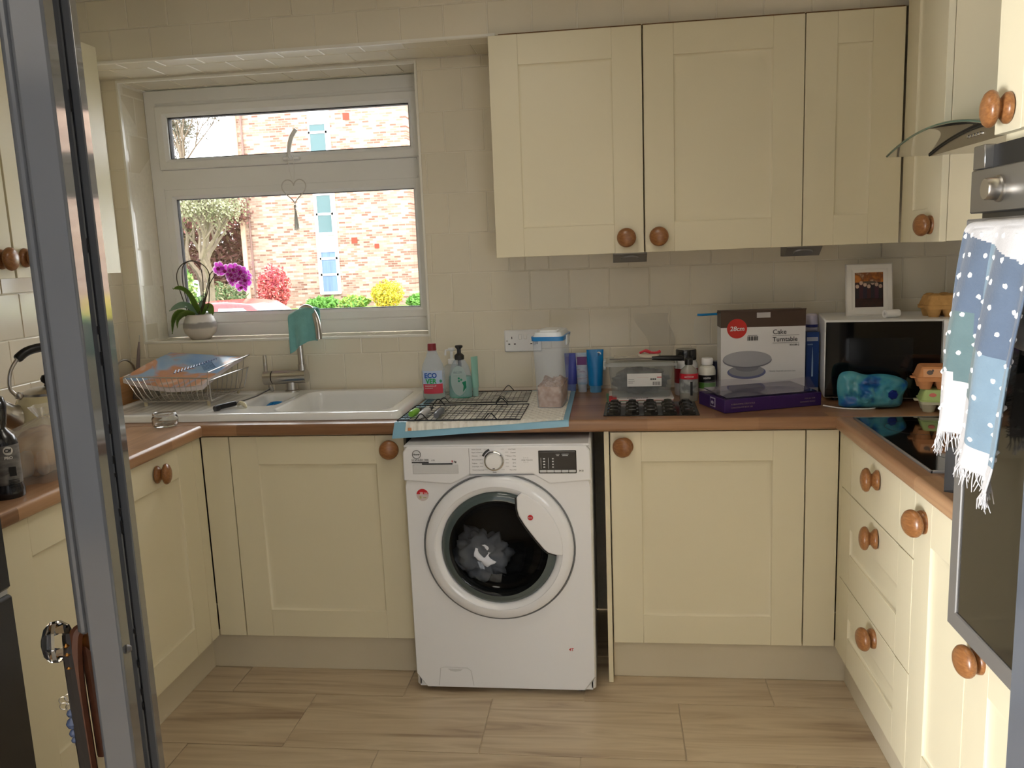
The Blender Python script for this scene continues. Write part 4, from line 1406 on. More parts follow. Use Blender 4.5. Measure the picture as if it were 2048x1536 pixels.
# --- wooden chopping board, colander and brush in the corner behind the rack
wood = wood_mat('pale_wood', S(196, 136, 80), S(216, 158, 100), S(226, 176, 122), staves=False, grain=(8, 8, 90))
cbd = thing('chopping_board', 'wooden chopping board leaning in the corner behind the dish rack', 'board', (-.625, .30, ZT + .001), .12)
w = MB(Matrix.Rotation(math.radians(-6), 4, 'Y'))
w.box(.0, .018, 0, .22, 0.0, .115, .004)
w.build('board', wood, cbd)
w = MB(Matrix.Rotation(math.radians(-6), 4, 'Y'))
w.box(.002, .016, .10, .12, .10, .117, .003)
w.build('board_lip', wood, cbd)
bw = MB()
BWY = [(-.075, 0), (-.06, .03), (-.03, .052), (0, .058), (.03, .052), (.06, .03), (.075, 0)]
bw.tube(spline([(0, y, z) for y, z in BWY], 5), [.004] * 31, 8)
bwo = bw.build('steel_loop_handle', STEEL, None, loc=(-.655, .42, ZT + .118))
tag(bwo, 'curved steel pan handle behind the chopping board', 'pan handle')
br = thing('washing_up_brush', 'thin grey brush handle standing upright in the left corner', 'brush', (-.668, .525, ZT + .001))
MB().tube([(-.01, 0, .0), (.005, 0, .12), (.018, 0, .20), (.024, 0, .235)], [.010, .008, .006, .003], 10).build('handle', mat('grey_plastic', S(140, 126, 126), .4), br)
MB().tube([(.024, 0, .232), (.028, 0, .262)], .0016, 6).build('hook', STEEL, br)
cs = thing('grater', 'small steel grater standing behind the dish rack', 'grater', (-.560, .41, ZT + .022))
w = MB()
w.prism([(-.06, 0), (.05, 0), (.03, .085), (-.04, .09)], -.012, .012, 'y')
w.build('plate', mat('perforated_steel', S(150, 150, 146), .4, .8, vary=.4, vscale=160), cs)

# --- tools on the sink
wk = thing('milk_frother', 'small steel whisk with black handle resting on the sink rim', 'whisk', (-.125, .135, ZT + .024))
w = MB()
w.tube([(-.012, -.01, .010), (.028, .055, .013)], .0095, 12)
w.build('handle', mat('satin_black', S(34, 34, 38), .25), wk)
MB().tube([(-.012, -.022, .008), (-.004, -.006, .010)], .0105, 12).build('end_cap', BLACK, wk)
MB().tube([(.028, .055, .013), (.078, .125, .026), (.112, .172, .044)], .0028, 8).build('shaft', DSTEEL, wk)
MB(Matrix.Translation((.114, .176, .046)) @ Matrix.Rotation(.9, 4, 'Z') @ Matrix.Rotation(1.2, 4, 'Y')).lathe([(0, .004), (.010, .004), (.0155, 0), (.010, -.004), (0, -.004)], 20).build('head', STEEL, wk)
w = MB().tube(spline([(-.095, .20, ZT + .029), (-.075, .19, ZT + .038), (-.055, .175, ZT + .033), (-.045, .165, ZT + .027)], 5), [.003, .004, .0055, .007, .008, .008, .008, .008, .008, .008, .008, .007, .006, .005, .004, .003], 8)
tag(w.build('measuring_spoon', mat('cream_plastic', S(226, 220, 190), .4)), 'small cream plastic spoon beside the black whisk handle', 'spoon')
sc_ = MB(Matrix.Translation((-.040, .415, ZT - .060)) @ Matrix.Scale(1.45, 4)).lathe([(0, 0), (.030, .002), (.034, .012), (.028, .032), (.016, .040), (0, .042)], 20)
sc_.tube([(-.02, -.012, .03), (0, -.02, .042), (.02, -.012, .034)], .003, 6)
tag(sc_.build('scourer', mat('bright_blue_scourer', S(0, 128, 200), .5)), 'bright blue scourer inside the half bowl of the sink', 'scourer')
jr = thing('glass_jar', 'small empty glass jar on the left worktop', 'jar', (-.252, -.015, ZT))
JG = mat('jar_glass', (.97, .985, .98, 1), 0.0, trans=1.0, ior=1.47)
MB().lathe([(0, .002), (.036, .002), (.040, .006), (.042, .014), (.042, .030), (.038, .036), (.0365, .040), (.0385, .043), (.0385, .0455), (.0365, .047), (.034, .046), (.0345, .036), (.038, .028), (.038, .012), (.034, .007), (0, .006)], 36).build('glass', JG, jr)
MB().lathe([(.0372, .0385), (.0395, .0398), (.0372, .0412)], 36).build('screw_thread', film_mat('thread_glass', (.8, .8, .8, 1), S(240, 240, 240), .5, .04), jr)
# ================================================================== left worktop
kt = thing('kettle', 'cream stovetop-style kettle with chrome lid and black handle', 'kettle', (-.44, -.315, ZT))
KM = mat('cream_enamel', S(226, 216, 176), .16, coat=.4)
MB().lathe([(0, 0), (.108, 0), (.112, .006), (.112, .02), (.106, .08), (.094, .14), (.080, .168), (.074, .172), (0, .172)], 40).build('body', KM, kt)
MB().lathe([(.076, .171), (.074, .178), (.05, .188), (.02, .193), (0, .194)], 36).build('lid', STEEL, kt)
MB().lathe([(0, .19), (.010, .192), (.008, .200), (.016, .208), (.017, .216), (.012, .226), (0, .229)], 20).build('lid_knob', BLACK, kt)
ka = Matrix.Rotation(math.radians(-118), 4, 'Z')
w = MB(ka).tube(spline([(.085, 0, .10), (.120, 0, .13), (.150, 0, .15)], 4), [.036] * 4 + [.030] * 5, 20)
w.build('spout', STEEL, kt)
for s_ in (1, -1):
    MB(ka).tube(spline([(s_ * .082, 0, .170), (s_ * .105, 0, .20), (s_ * .098, 0, .25), (s_ * .070, 0, .29)], 5), .0055, 10).build('handle_arm', STEEL, kt)
MB(ka).tube(spline([(.076, 0, .283), (.045, 0, .303), (0, 0, .31), (-.045, 0, .303), (-.076, 0, .283)], 5), [.011] + [.0135] * 19 + [.011], 14).build('handle', BLACK, kt)
MB(ka).lathe([(0, -.012), (.010, -.008), (.012, 0), (.010, .008), (0, .012)], 14, tf=Matrix.Translation((.084, 0, .176))).build('hinge', STEEL, kt)
SPRAYB = mat('black_can', S(30, 29, 33), .25, coat=.3)
sb = thing('spray_bottle', 'black trigger spray bottle at the near end of the left worktop', 'spray bottle', (-.205, -.815, ZT), .66)
MB().lathe([(0, 0), (.036, 0), (.038, .004), (.038, .02), (.0345, .03), (.0345, .135), (.030, .150), (.018, .163), (.014, .17), (.014, .182), (0, .182)], 32).build('bottle', SPRAYB, sb)
w = MB().lathe([(.0352, .035), (.0352, .13)], 32)
SL = mottle_mat('spray_label', [(.4, S(86, 84, 84)), (.5, S(120, 118, 116)), (.6, S(96, 94, 94))], scale=14, rough=.4, stretch=(1, 1, 3))
w.build('label', SL, sb)
w = MB()
w.lathe([(.012, .165), (.017, .18), (.020, .205), (.022, .225), (.017, .243), (.006, .250), (0, .25)], 20)
w.box(-.012, .012, -.055, .01, .218, .240, .006)
w.build('trigger_head', SPRAYB, sb)
MB().tube(spline([(0, -.045, .220), (0, -.048, .195), (0, -.036, .175)], 4), .005, 8).build('trigger', BLACK, sb)
lb = MB().lathe([(0, 0), (.010, 0), (.0105, -.0006)], 20, tf=Matrix.Translation((.012, -.0352, .118)) @ Matrix.Rotation(PI / 2, 4, 'X')).build('label_badge', PAPER, sb)
text('Cif', .012, (.0045, -.0362, .1145), FR, BLACK, sb, bold=.0004)
text('PRO', .009, (.003, -.0362, .098), FR, PAPER, sb, bold=.0003)
w = MB()
w.box(.010, .024, -.0362, -.0335, .056, .078)
for k in range(6): w.box(.006, .028, -.0362, -.0335, .042 - k * .0035 + .004, .0435 - k * .0035 + .004)
w.build('label_print', mat('label_dark_print', S(40, 40, 40), .5), sb, smooth=0)
bb = thing('bread_bag', 'clear plastic bag of bread beside the spray bottle', 'bread bag', (-.262, -.60, ZT))
me = blob(.095, None, 5.0, .22, 6, 4, (.9, 1.15, .62))
me.materials.append(mottle_mat('bread_crust', [(.35, S(120, 84, 50)), (.55, S(176, 138, 92)), (.75, S(206, 176, 132))], 9, .85))
link('loaf', me, bb, (0, 0, .062))
w = MB()
def bag(u, v):
    a = 2 * PI * u
    prof = [(.11, .0), (.125, .03), (.118, .08), (.09, .115), (.045, .135), (.016, .150), (.026, .165), (.036, .180)]
    i = min(int(v * 7), 6)
    f_ = v * 7 - i
    r_ = prof[i][0] * (1 - f_) + prof[i + 1][0] * f_
    z_ = prof[i][1] * (1 - f_) + prof[i + 1][1] * f_
    r_ *= 1 + .09 * math.sin(a * 7 + v * 5) * (.3 + v) + .05 * math.sin(a * 13)
    return (r_ * .95 * math.cos(a), r_ * 1.2 * math.sin(a) + .03 * v, z_)
w.grid(bag, 56, 28, closeu=True)
w.build('bag', film_mat('clear_bag', (.97, .97, .97, 1), S(236, 232, 226), .30, .12), bb, smooth=180)

# ================================================================== pad, racks and bottles above the machine
PADW = bpy.data.materials.new('quilted_pad')
PADW.use_nodes = True
nt = PADW.node_tree
b_ = nt.nodes['Principled BSDF']
b_.inputs['Base Color'].default_value = S(236, 234, 226)
b_.inputs['Roughness'].default_value = .9
tc = nt.nodes.new('ShaderNodeTexCoord')
hs_ = []
for ang_ in (.6, -.6):
    mp = nt.nodes.new('ShaderNodeMapping')
    mp.inputs['Rotation'].default_value = (0, 0, ang_)
    wv = nt.nodes.new('ShaderNodeTexWave')
    wv.inputs['Scale'].default_value = 14
    nt.links.new(tc.outputs['Object'], mp.inputs[0])
    nt.links.new(mp.outputs[0], wv.inputs[0])
    hs_.append(wv)
mn = nt.nodes.new('ShaderNodeMath')
mn.operation = 'MINIMUM'
nt.links.new(hs_[0].outputs['Fac'], mn.inputs[0])
nt.links.new(hs_[1].outputs['Fac'], mn.inputs[1])
bp = nt.nodes.new('ShaderNodeBump')
bp.inputs['Strength'].default_value = .7
bp.inputs['Distance'].default_value = .006
nt.links.new(mn.outputs[0], bp.inputs['Height'])
nt.links.new(bp.outputs[0], b_.inputs['Normal'])
PADB = mat('pale_blue_film', S(140, 188, 212), .35, vary=.04, vscale=10)
pd = thing('absorbent_pad', 'white quilted absorbent pad with pale blue border hanging over the worktop edge', 'pad', (.83, .25, ZT))
PX0, PX1 = -.285, .283
def pad(u, v, lift=0.0):
    """u across, v from the wall (0) over the front edge (1)"""
    xx = PX0 + (PX1 - PX0) * u
    L = .30 + .275 + .018
    drop = .055 - .032 * u
    s_ = v * (.30 + .27 + drop)
    wob = .002 * math.sin(u * 17 + v * 5) * math.sin(v * 9)
    if s_ < .57:
        skew = .03 * (u - .5) * 0
        return (xx + (.02 * (1 - v) if u < .5 else 0) * (1 - 2 * u), .30 - s_ + .0, .0025 + abs(wob) + lift)
    t = s_ - .57
    if t < .012:
        a = t / .012 * PI / 2
        return (xx, -.27 - .008 * math.sin(a) - lift * math.sin(a), .0025 - .008 * (1 - math.cos(a)) + lift * math.cos(a))
    k = (t - .012)
    return (xx - .01 * (1 - u) * k / .05, -.279 - .10 * k - lift - .004 * math.sin(u * 9) * k / .05, -.0055 - k)
w = MB().grid(lambda u, v: pad(u, v), 50, 60)
w.build('film', PADB, pd, smooth=180)
w = MB().grid(lambda u, v: pad(.07 + .90 * u, .05 + .915 * v, .0022), 50, 60)
w.build('quilting', PADW, pd, smooth=180)
w = MB(Matrix.Translation((-.232, -.2865, -.016))).box(-.006, .006, -.0015, .002, -.006, .004, .001)
w.build('stain', mat('orange_stain', S(214, 150, 110), .9), pd)

def cooling_rack(name, label, loc, wd, dp, nxw, nyw, r, m, rz=0, step=.028, group=None, feet=True):
    t = thing(name, label, 'cooling rack', loc, rz, group)
    hgt = .004
    w = MB()
    w.tube([(0, 0, hgt), (wd, 0, hgt), (wd, dp, hgt), (0, dp, hgt)], r * 2.0, 8, closed=True)
    w.build('rim', m, t)
    for k in range(1, nxw):
        MB().tube([(wd * k / nxw, 0, hgt), (wd * k / nxw, dp, hgt)], r, 4).build('wire', m, t)
    for k in range(1, nyw):
        MB().tube([(0, dp * k / nyw, hgt - r * 2), (wd, dp * k / nyw, hgt - r * 2)], r, 4).build('wire', m, t)
    for fx_ in (.2, .76):
        for y in (0, dp):
            x = wd * fx_
            if feet:
                MB().tube([(x - .022, y, hgt), (x - .006, y, .023), (x, y, .026), (x + .006, y, .023), (x + .022, y, hgt)], r * 1.7, 6).build('foot', m, t)
    return t
BWIRE = mat('black_wire', S(36, 38, 46), .4, .3)
cooling_rack('cooling_rack', 'black wire cooling rack on the front of the white pad', (.553, -.018, ZT + .004),   .405, .262, 22, 9, .0011, BWIRE, rz=-.012)
cooling_rack('cooling_rack', 'second black wire cooling rack at the back of the white pad', (.575, .275, ZT + .004), .375, .235, 20, 9, .0009, mat('worn_wire', S(66, 64, 62), .4, .5), rz=.02)

# two peelers and a green scraper on the front rack
def stick(name, label, cat, a, b, r, m, tip, tipm, group=None):
    a, b = Vector(a), Vector(b)
    t = thing(name, label, cat, a)
    dv = b - a
    MB().tube([(0, 0, 0), dv * .12, dv * .55, dv * .7], [r * .8, r, r * .95, r * .6], 12).build('handle', m, t)
    MB().tube([dv * .68, dv * .8, dv], [r * .55, r * .6, r * .35], 10).build(tip, tipm, t)
    return t
ZR = ZT + .004 + .006
stick('pastry_brush', 'lime green brush at the left corner of the front cooling rack', 'brush', (.592, .015, ZR + .012), (.607, .10, ZR + .014), .012, mat('lime_plastic', S(130, 190, 70), .4), 'bristles', BLACK)
stick('peeler', 'pale grey handled peeler on the front cooling rack', 'peeler', (.628, -.005, ZR + .011), (.640, .13, ZR + .013), .0115, mat('pale_grey_handle', S(200, 200, 202), .35), 'blade', BLACK)
stick('peeler', 'dark grey handled peeler on the front cooling rack', 'peeler', (.682, -.010, ZR + .011), (.684, .135, ZR + .013), .0115, mat('slate_handle', S(100, 104, 112), .35), 'blade', STEEL)

# --- washing-up liquid
def squash_lathe(prof, m, name, par, sq=.55, seg=36):
    return MB().lathe(prof, seg, squash=sq).build(name, m, par)
CLEARP = film_mat('clear_bottle_plastic', (.94, .97, 1.0, 1), S(220, 232, 250), .26, .10)
ec = thing('washing_up_liquid', 'clear washing-up liquid bottle with red cap and blue and green lettering', 'bottle', (.592, .385, ZT + .006), .05)
squash_lathe([(0, 0), (.038, 0), (.042, .005), (.044, .06), (.044, .105), (.038, .130), (.024, .160), (.017, .178), (.0155, .185), (0, .185)], CLEARP, 'bottle', ec, .62)
squash_lathe([(0, .003), (.036, .003), (.040, .008), (.0415, .035), (0, .035)], film_mat('liquid', (.86, .92, .80, 1), S(216, 226, 206), .5, .1), 'liquid', ec, .6)
MB().lathe([(0, .208), (.014, .208), (.0155, .206), (.0165, .186), (.0165, .183), (0, .183)], 24).build('cap', mat('maroon_cap', S(136, 44, 52), .4), ec)
w = MB()
w.grid(lambda u, v: (-.036 + .072 * u, -math.sqrt(max(0, .0445 ** 2 - (-.036 + .072 * u) ** 2)) * .62 - .0006, .024 + .085 * v), 14, 2, mfn=lambda u, v: 1 if v < .42 else 0)
w.v = [Vector((p.x, p.y, p.z if abs(p.z - .0665) > .001 else .060)) for p in w.v]
w.build('label', [mat('label_pale', S(196, 212, 240), .4), mat('label_red', S(206, 66, 84), .4)], ec, smooth=180)
text('ECO', .0255, (-.0290, -.0292, .0835), FR, mat('eco_blue', S(20, 84, 176), .4), ec, bold=.0009, sx=.90)
text('VER', .0255, (-.0245, -.0292, .0625), FR, mat('eco_green', S(40, 172, 92), .4), ec, bold=.0009, sx=.90)
w = MB()
w.lathe([(0, 0), (.0055, 0), (.0055, .0006), (0, .0006)], 14, tf=Matrix.Translation((.030, -.0225, .070)) @ Matrix.Rotation(PI / 2 , 4, 'X'))
w.build('leaf_mark', mat('eco_leaf', S(70, 160, 130), .4), ec)
text('WASHING UP', .0085, (-.028, -.0298, .050), FR, PAPER, ec, sx=.8)
text('POMEGRANATE', .005, (-.028, -.0298, .043), FR, PAPER, ec, sx=.8)

# --- hand wash with black pump, clear pump behind, mint tube
sp_ = thing('hand_wash', 'green hand wash bottle with a black pump', 'bottle', (.688, .412, ZT + .006), -.05)
GL = film_mat('mint_liquid', (.45, .86, .74, 1), S(130, 214, 190), .55, .1)
squash_lathe([(0, 0), (.040, 0), (.044, .006), (.044, .05), (.042, .080), (0, .080)], GL, 'liquid', sp_, .56)
squash_lathe([(.0445, .004), (.0446, .05), (.0425, .085), (.034, .118), (.022, .138), (.016, .143), (0, .143)], CLEARP, 'bottle', sp_, .58)
w = MB()
w.lathe([(0, .143), (.0175, .143), (.018, .146), (.018, .158), (.012, .164), (.0075, .166), (.0075, .182), (.014, .188), (.015, .193), (.012, .196), (0, .197)], 22)
w.tube([(0, 0, .189), (0, -.022, .187)], .0045, 8)
w.build('pump', mat('charcoal_pump', S(48, 46, 46), .4), sp_)
MB().tube([(0, 0, .143), (0, .004, .10)], .007, 10).build('dip_tube', mat('charcoal_tube', S(70, 68, 66), .4), sp_)
w = MB()
w.prism([(.030 * math.cos(a), .066 + .056 * math.sin(a)) for a in [2 * PI * k / 32 for k in range(32)]], -.0262, -.0245, 'y')
w.build('label', film_mat('label_oval', (.86, .93, .92, 1), S(206, 224, 222), .6, .3), sp_, smooth=0)
w = MB()
w.prism([(.028, .04), (.028, .066), (.012, .060), (.018, .046), (.014, .024)], -.0268, -.0256, 'y')
w.build('label_swoosh', mat('deep_green_print', S(30, 130, 96), .4), sp_, smooth=0)
text('deLUX', .0125, (-.020, -.0268, .094), FR, mat('slate_print2', S(96, 110, 116), .5), sp_, sx=.95)
text('HAND WASH', .006, (-.020, -.0268, .083), FR, mat('pale_slate_print', S(140, 160, 160), .5), sp_)
w = MB(Matrix.Translation((.004, -.0268, .070)) @ Matrix.Rotation(PI / 2, 4, 'X'))
for k in range(3):
    w.lathe([(0, 0), (.004, 0), (.004, .0005), (0, .0005)], 10, tf=Matrix.Translation((.006 * math.cos(k * 2.1), .006 * math.sin(k * 2.1), 0)))
w.build('label_emblem', mat('deep_green_print3', S(30, 140, 104), .4), sp_)
s2 = thing('pump_dispenser', 'clear bottle with white pump behind the black-pump hand wash', 'bottle', (.645, .485, ZT + .006))
MB().lathe([(0, 0), (.033, 0), (.035, .004), (.035, .095), (.028, .110), (.014, .118), (0, .118)], 28).build('bottle', film_mat('clear2', (.95, .97, .97, 1), S(226, 230, 230), .28, .08), s2)
w = MB().lathe([(0, .118), (.015, .118), (.015, .135), (.006, .137), (.006, .165), (.013, .170), (.013, .178), (0, .18)], 20)
w.tube([(0, 0, .174), (-.02, -.012, .170), (-.022, -.013, .152)], .0045, 8)
w.build('pump', WHITE, s2)
def squeeze_tube(name, label, loc, wd, ht, m, capm, rz=0, cap_h=.03, group=None, flat=.010):
    t = thing(name, label, 'tube', loc, rz, group)
    def f(u, v):
        a = 2 * PI * u
        hw = wd / 2 * (.82 + .18 * v)
        dp = wd * .32 * (1 - v) ** .7 + .0012
        return (hw * math.cos(a), dp * math.sin(a), cap_h + (ht - cap_h) * v)
    MB().grid(f, 28, 10, closeu=True).build('tube', m, t, smooth=60)
    MB().lathe([(0, 0), (wd * .33, 0), (wd * .34, .002), (wd * .34, cap_h), (0, cap_h)], 20, squash=.85).build('cap', capm, t)
    return t
MINT = mat('mint_tube', S(150, 200, 184), .35)
squeeze_tube('cream_tube', 'slim mint green tube standing beside the hand wash', (.741, .43, ZT + .006), .034, .150, MINT, mat('mint_cap', S(150, 190, 180), .3), rz=.9, cap_h=.034)

# --- cereal container
cc = thing('cereal_container', 'tall clear plastic cereal container with a blue rimmed lid', 'container', (1.046, .245, ZT + .004), -.10)
CW, CD = .046, .095
def rrect_tube(w, hx0, hx1, dy0, dy1, z0, z1, r=.016, cap0=True, cap1=False, n=5, m=0):
    p0 = rpoly(-hx0, hx0, -dy0, dy0, r, n)
    p1 = rpoly(-hx1, hx1, -dy1, dy1, r, n)
    N = len(p0)
    vs = [(x, y, z0) for x, y in p0] + [(x, y, z1) for x, y in p1]
    fs = [(i, (i + 1) % N, (i + 1) % N + N, i + N) for i in range(N)]
    if cap0: fs.append(tuple(range(N))[::-1])
    if cap1: fs.append(tuple(range(N, 2 * N)))
    w.add(vs, fs, m)
    return w
MILKY = film_mat('milky_plastic', (.95, .97, 1.0, 1), S(226, 236, 250), .24, .14)
rrect_tube(MB(), .043, .052, .078, .088, .002, .238).build('tub', MILKY, cc)
FLK = mottle_mat('cereal_flakes', [(.3, S(168, 122, 92)), (.5, S(196, 156, 128)), (.7, S(218, 186, 160))], 60, .9, bump=.9)
w = MB()
rrect_tube(w, .040, .0425, .074, .077, .004, .075, .014, True, False)
w.grid(lambda u, v: ((u - .5) * .084, (v - .5) * .152, .075 + .012 * noise.noise(Vector((u * 5, v * 7, 1))) + .006 * noise.noise(Vector((u * 19, v * 23, 4))) + .022 * (v - .5)), 20, 30)
o = w.build('flakes', FLK, cc)
o['kind'] = 'stuff'
rrect_tube(MB(), .055, .056, .091, .092, .233, .247, .018, True, True).build('lid', mat('lid_blue_rim', S(40, 130, 200), .3), cc)
rrect_tube(MB(), .050, .044, .086, .080, .247, .261, .016, False, True).build('lid_top', mat('lid_frosted', S(226, 232, 238), .25), cc)
MB().box(-.030, .030, -.06, .05, .258, .2665, .003).build('flip_cap', mat('flip_frosted', S(236, 240, 242), .25), cc)
for sx in (-1, 1):
    MB().box(sx * .052, sx * .060, -.03, .03, .212, .246, .003).build('clip', mat('clip_frosted', S(220, 228, 236), .25), cc)

# --- socket
so = thing('double_socket', 'white double wall socket behind the cereal container', 'socket', (.912, YB - .001, 1.105))
MB().box(-.073, .073, -.009, 0, -.043, .043, .004).build('plate', WHITE, so)
for sx in (-1, 1):
    MB().box(sx * .010 - .0065, sx * .010 + .0065, -.0125, -.008, .006, .026, .002).build('switch', WHITE, so)
    cx_ = sx * .043
    for k, (hx, hz_, hw_, hh_) in enumerate(((cx_, .012, .003, .009), (cx_ - .011, -.012, .0075, .004), (cx_ + .011, -.012, .0075, .004))):
        MB().box(hx - hw_ / 2, hx + hw_ / 2, -.0096, -.008, hz_ - hh_ / 2, hz_ + hh_ / 2).build('pin_hole', BLACK, so, smooth=0)
for sx in (-.0625, .0625):
    MB().lathe([(0, .001), (.003, .001), (.0035, 0)], 12, tf=Matrix.Translation((sx, -.009, .0)) @ Matrix.Rotation(PI / 2, 4, 'X')).build('screw', STEEL, so)

# --- three hand cream tubes by the wall
BT = mat('bright_blue_tube', S(10, 122, 190), .3)
t1 = squeeze_tube('cream_tube', 'bright blue tube nearest the plastic tub, round white mark at top', (1.190, .505, ZT), .064, .162, BT, mat('blue_cap', S(90, 150, 196), .3), cap_h=.026)
MB().lathe([(0, .0), (.009, 0), (.009, -.001)], 18, tf=Matrix.Translation((.014, -.0045, .145)) @ Matrix.Rotation(PI / 2, 4, 'X')).build('mark', PAPER, t1)
text('2', .012, (.0105, -.006, .1405), FR, DKGREY, t1, bold=.0003)
t2 = squeeze_tube('cream_tube', 'pale lilac tube in the middle of the three tubes by the wall', (1.140, .515, ZT), .048, .150, mottle_mat('lilac_tube', [(.4, S(150, 176, 204)), (.55, S(190, 196, 214)), (.7, S(120, 84, 140))], 22, .35, stretch=(1, 1, 2)), mat('lilac_cap', S(190, 200, 214), .3))
MB().box(-.018, .018, -.012, -.006, .105, .135).build('label', mat('plum_label', S(110, 52, 120), .4), t2, smooth=0)
t3 = squeeze_tube('cream_tube', 'deep violet blue tube half hidden behind the cereal container', (1.098, .525, ZT), .05, .148, mat('violet_tube', S(64, 74, 168), .35), mat('violet_cap', S(120, 140, 200), .3))
# ================================================================== right of the machine
# --- magazines under the plastic tub
for k, (nm, lab, col, dx, dz, rz_) in enumerate((('booklet', 'green booklet at the bottom of the pile under the plastic tub', S(60, 130, 90), -.008, 0, .03),
                                               ('booklet', 'red edged booklet on top of the pile under the plastic tub', S(196, 46, 58), .0, .0085, .0))):
    t = thing(nm, lab, 'booklet', (1.352 + dx, .342, ZT + dz), rz_)
    MB().box(-.112, .112, -.08, .08, .0005, .0018).build('cover', mat('booklet_cover_%d' % k, col, .35), t, smooth=0)
    MB().box(-.110, .110, -.079, .078, .0018, .0068).build('pages', PAPER, t, smooth=0)
    MB().box(-.112, .112, -.08, .08, .0068, .0083).build('cover', mat('booklet_top_%d' % k, col if k == 0 else S(226, 222, 220), .35), t, smooth=0)
    if k == 1:
        MB().box(-.112, -.085, -.0805, -.02, .0003, .0086).build('spine_print', RED, t, smooth=0)
        text('KERSTMIS', .013, (-.05, -.079, .0084), (0, 0, 0), mat('plum_print', S(90, 60, 80), .5), t, bold=.0005, sx=1.3)
# --- plastic tub with lid
tb = thing('plastic_tub', 'clear plastic storage tub with label below the middle wall cabinet', 'tub', (1.352, .345, ZT + .018))
TUBM = film_mat('frosted_tub', (.86, .88, .88, 1), S(196, 200, 198), .30, .12)
rrect_tube(MB(), .100, .112, .068, .078, .001, .112, .014).build('tub', TUBM, tb)
MB().prism(rpoly(-.126, .126, -.090, .090, .012), .112, .122, 'z').build('lid', film_mat('frosted_lid', (.86, .88, .88, 1), S(206, 208, 204), .5, .15), tb)
MB().prism(rpoly(-.116, .116, -.080, .080, .012), .120, .125, 'z').build('lid_step', film_mat('frosted_lid2', (.86, .88, .88, 1), S(206, 208, 204), .5, .15), tb)
for sx in (-1, 1):
    MB().box(sx * .119, sx * .130, -.03, .03, .092, .126, .003).build('clip', mat('frosted_clip', S(200, 204, 202), .3), tb)
me = blob(.07, None, 2.0, .4, 12, 4, (1.25, .8, .62))
me.materials.append(mottle_mat('dark_contents', [(.35, S(46, 46, 46)), (.5, S(84, 84, 82)), (.7, S(130, 130, 126))], 25, .7))
ct = link('tub_contents', me, None, (1.352, .345, ZT + .018 + .052))
tag(ct, 'dark tangled contents inside the clear plastic tub', 'contents')
lbm = MB().grid(lambda u, v: (-.048 + .118 * u, -.0788 - .006 * (v - .5) * .6, .040 + .046 * v), 2, 2).build('label', PAPER, tb, smooth=0)
MB().box(-.014, .026, -.0795, -.0788, .0715, .0815).build('label_band', RED, tb, smooth=0)
MB().box(.054, .070, -.0796, -.0790, .070, .0858).build('label_corner', RED, tb, smooth=0)
text('ESSENTIALS', .0062, (-.012, -.0800, .0745), FR, PAPER, tb, bold=.0001)
for k, (a, b) in enumerate(((-.044, -.020), (-.044, -.024), (-.044, -.022), (-.044, -.028))):
    MB().box(a, b, -.0793, -.0786, .070 - k * .006, .0715 - k * .006).build('label_line', MIDGREY, tb, smooth=0)
for k in range(9):
    MB().box(.040 + k * .003, .0418 + k * .003 - (k % 3) * .0005, -.0793, -.0786, .044, .056).build('barcode_bar', BLACK, tb, smooth=0)
for k in range(3):
    MB().box(.032 + k * .007, .037 + k * .007, -.0794, -.0786, .062, .068).build('label_icon', DKGREY, tb, smooth=0)
# on the lid: roll of tape with red cutter, knife, papers
ZL = ZT + .018 + .1255
tr = thing('tape_roll', 'roll of white tape lying on the tub lid', 'tape', (1.385, .375, ZL))
MB().lathe([(.026, 0), (.040, 0), (.040, .016), (.026, .016), (.026, 0)], 32).build('roll', mat('cream_tape', S(226, 214, 196), .5), tr)
rc = thing('red_clip', 'small red plastic peg on top of the white tape roll', 'peg', (1.372, .36, ZL + .016))
MB().tube(spline([(-.02, 0, .004), (0, -.006, .012), (.02, -.004, .005), (.042, .0, .004)], 5), [.004] * 5 + [.006] * 5 + [.004] * 6, 8).build('body', mat('coral_red', S(214, 60, 78), .4), rc)
MB().tube([(.042, 0, .004), (.052, .004, .008)], .0055, 8).build('end', mat('coral_red2', S(214, 60, 78), .4), rc)
kn = thing('palette_knife', 'palette knife with black handle lying across the tub lid', 'knife', (1.36, .275, ZL))
MB().tube([(.03, 0, .012), (.06, -.002, .012), (.13, -.004, .010), (.137, -.004, .010)], [.006, .0085, .0095, .006], 12).build('handle', BLACK, kn)
MB(Matrix.Rotation(0, 4, 'Z')).box(-.115, .034, -.010, .010, .010, .0115, .0004).build('blade', DSTEEL, kn)
w = MB()
w.grid(lambda u, v: (-.07 + .16 * u, -.035 + .07 * v, .002 + .010 * abs(math.sin(u * 5 + v * 2)) * v), 14, 8)
o = w.build('paper_scrap', film_mat('crumpled_wrap', (.9, .9, .88, 1), S(210, 200, 186), .55, .3), None, smooth=180, loc=(1.33, .34, ZL))
tag(o, 'crumpled clear wrapper lying on the tub lid', 'wrapper')

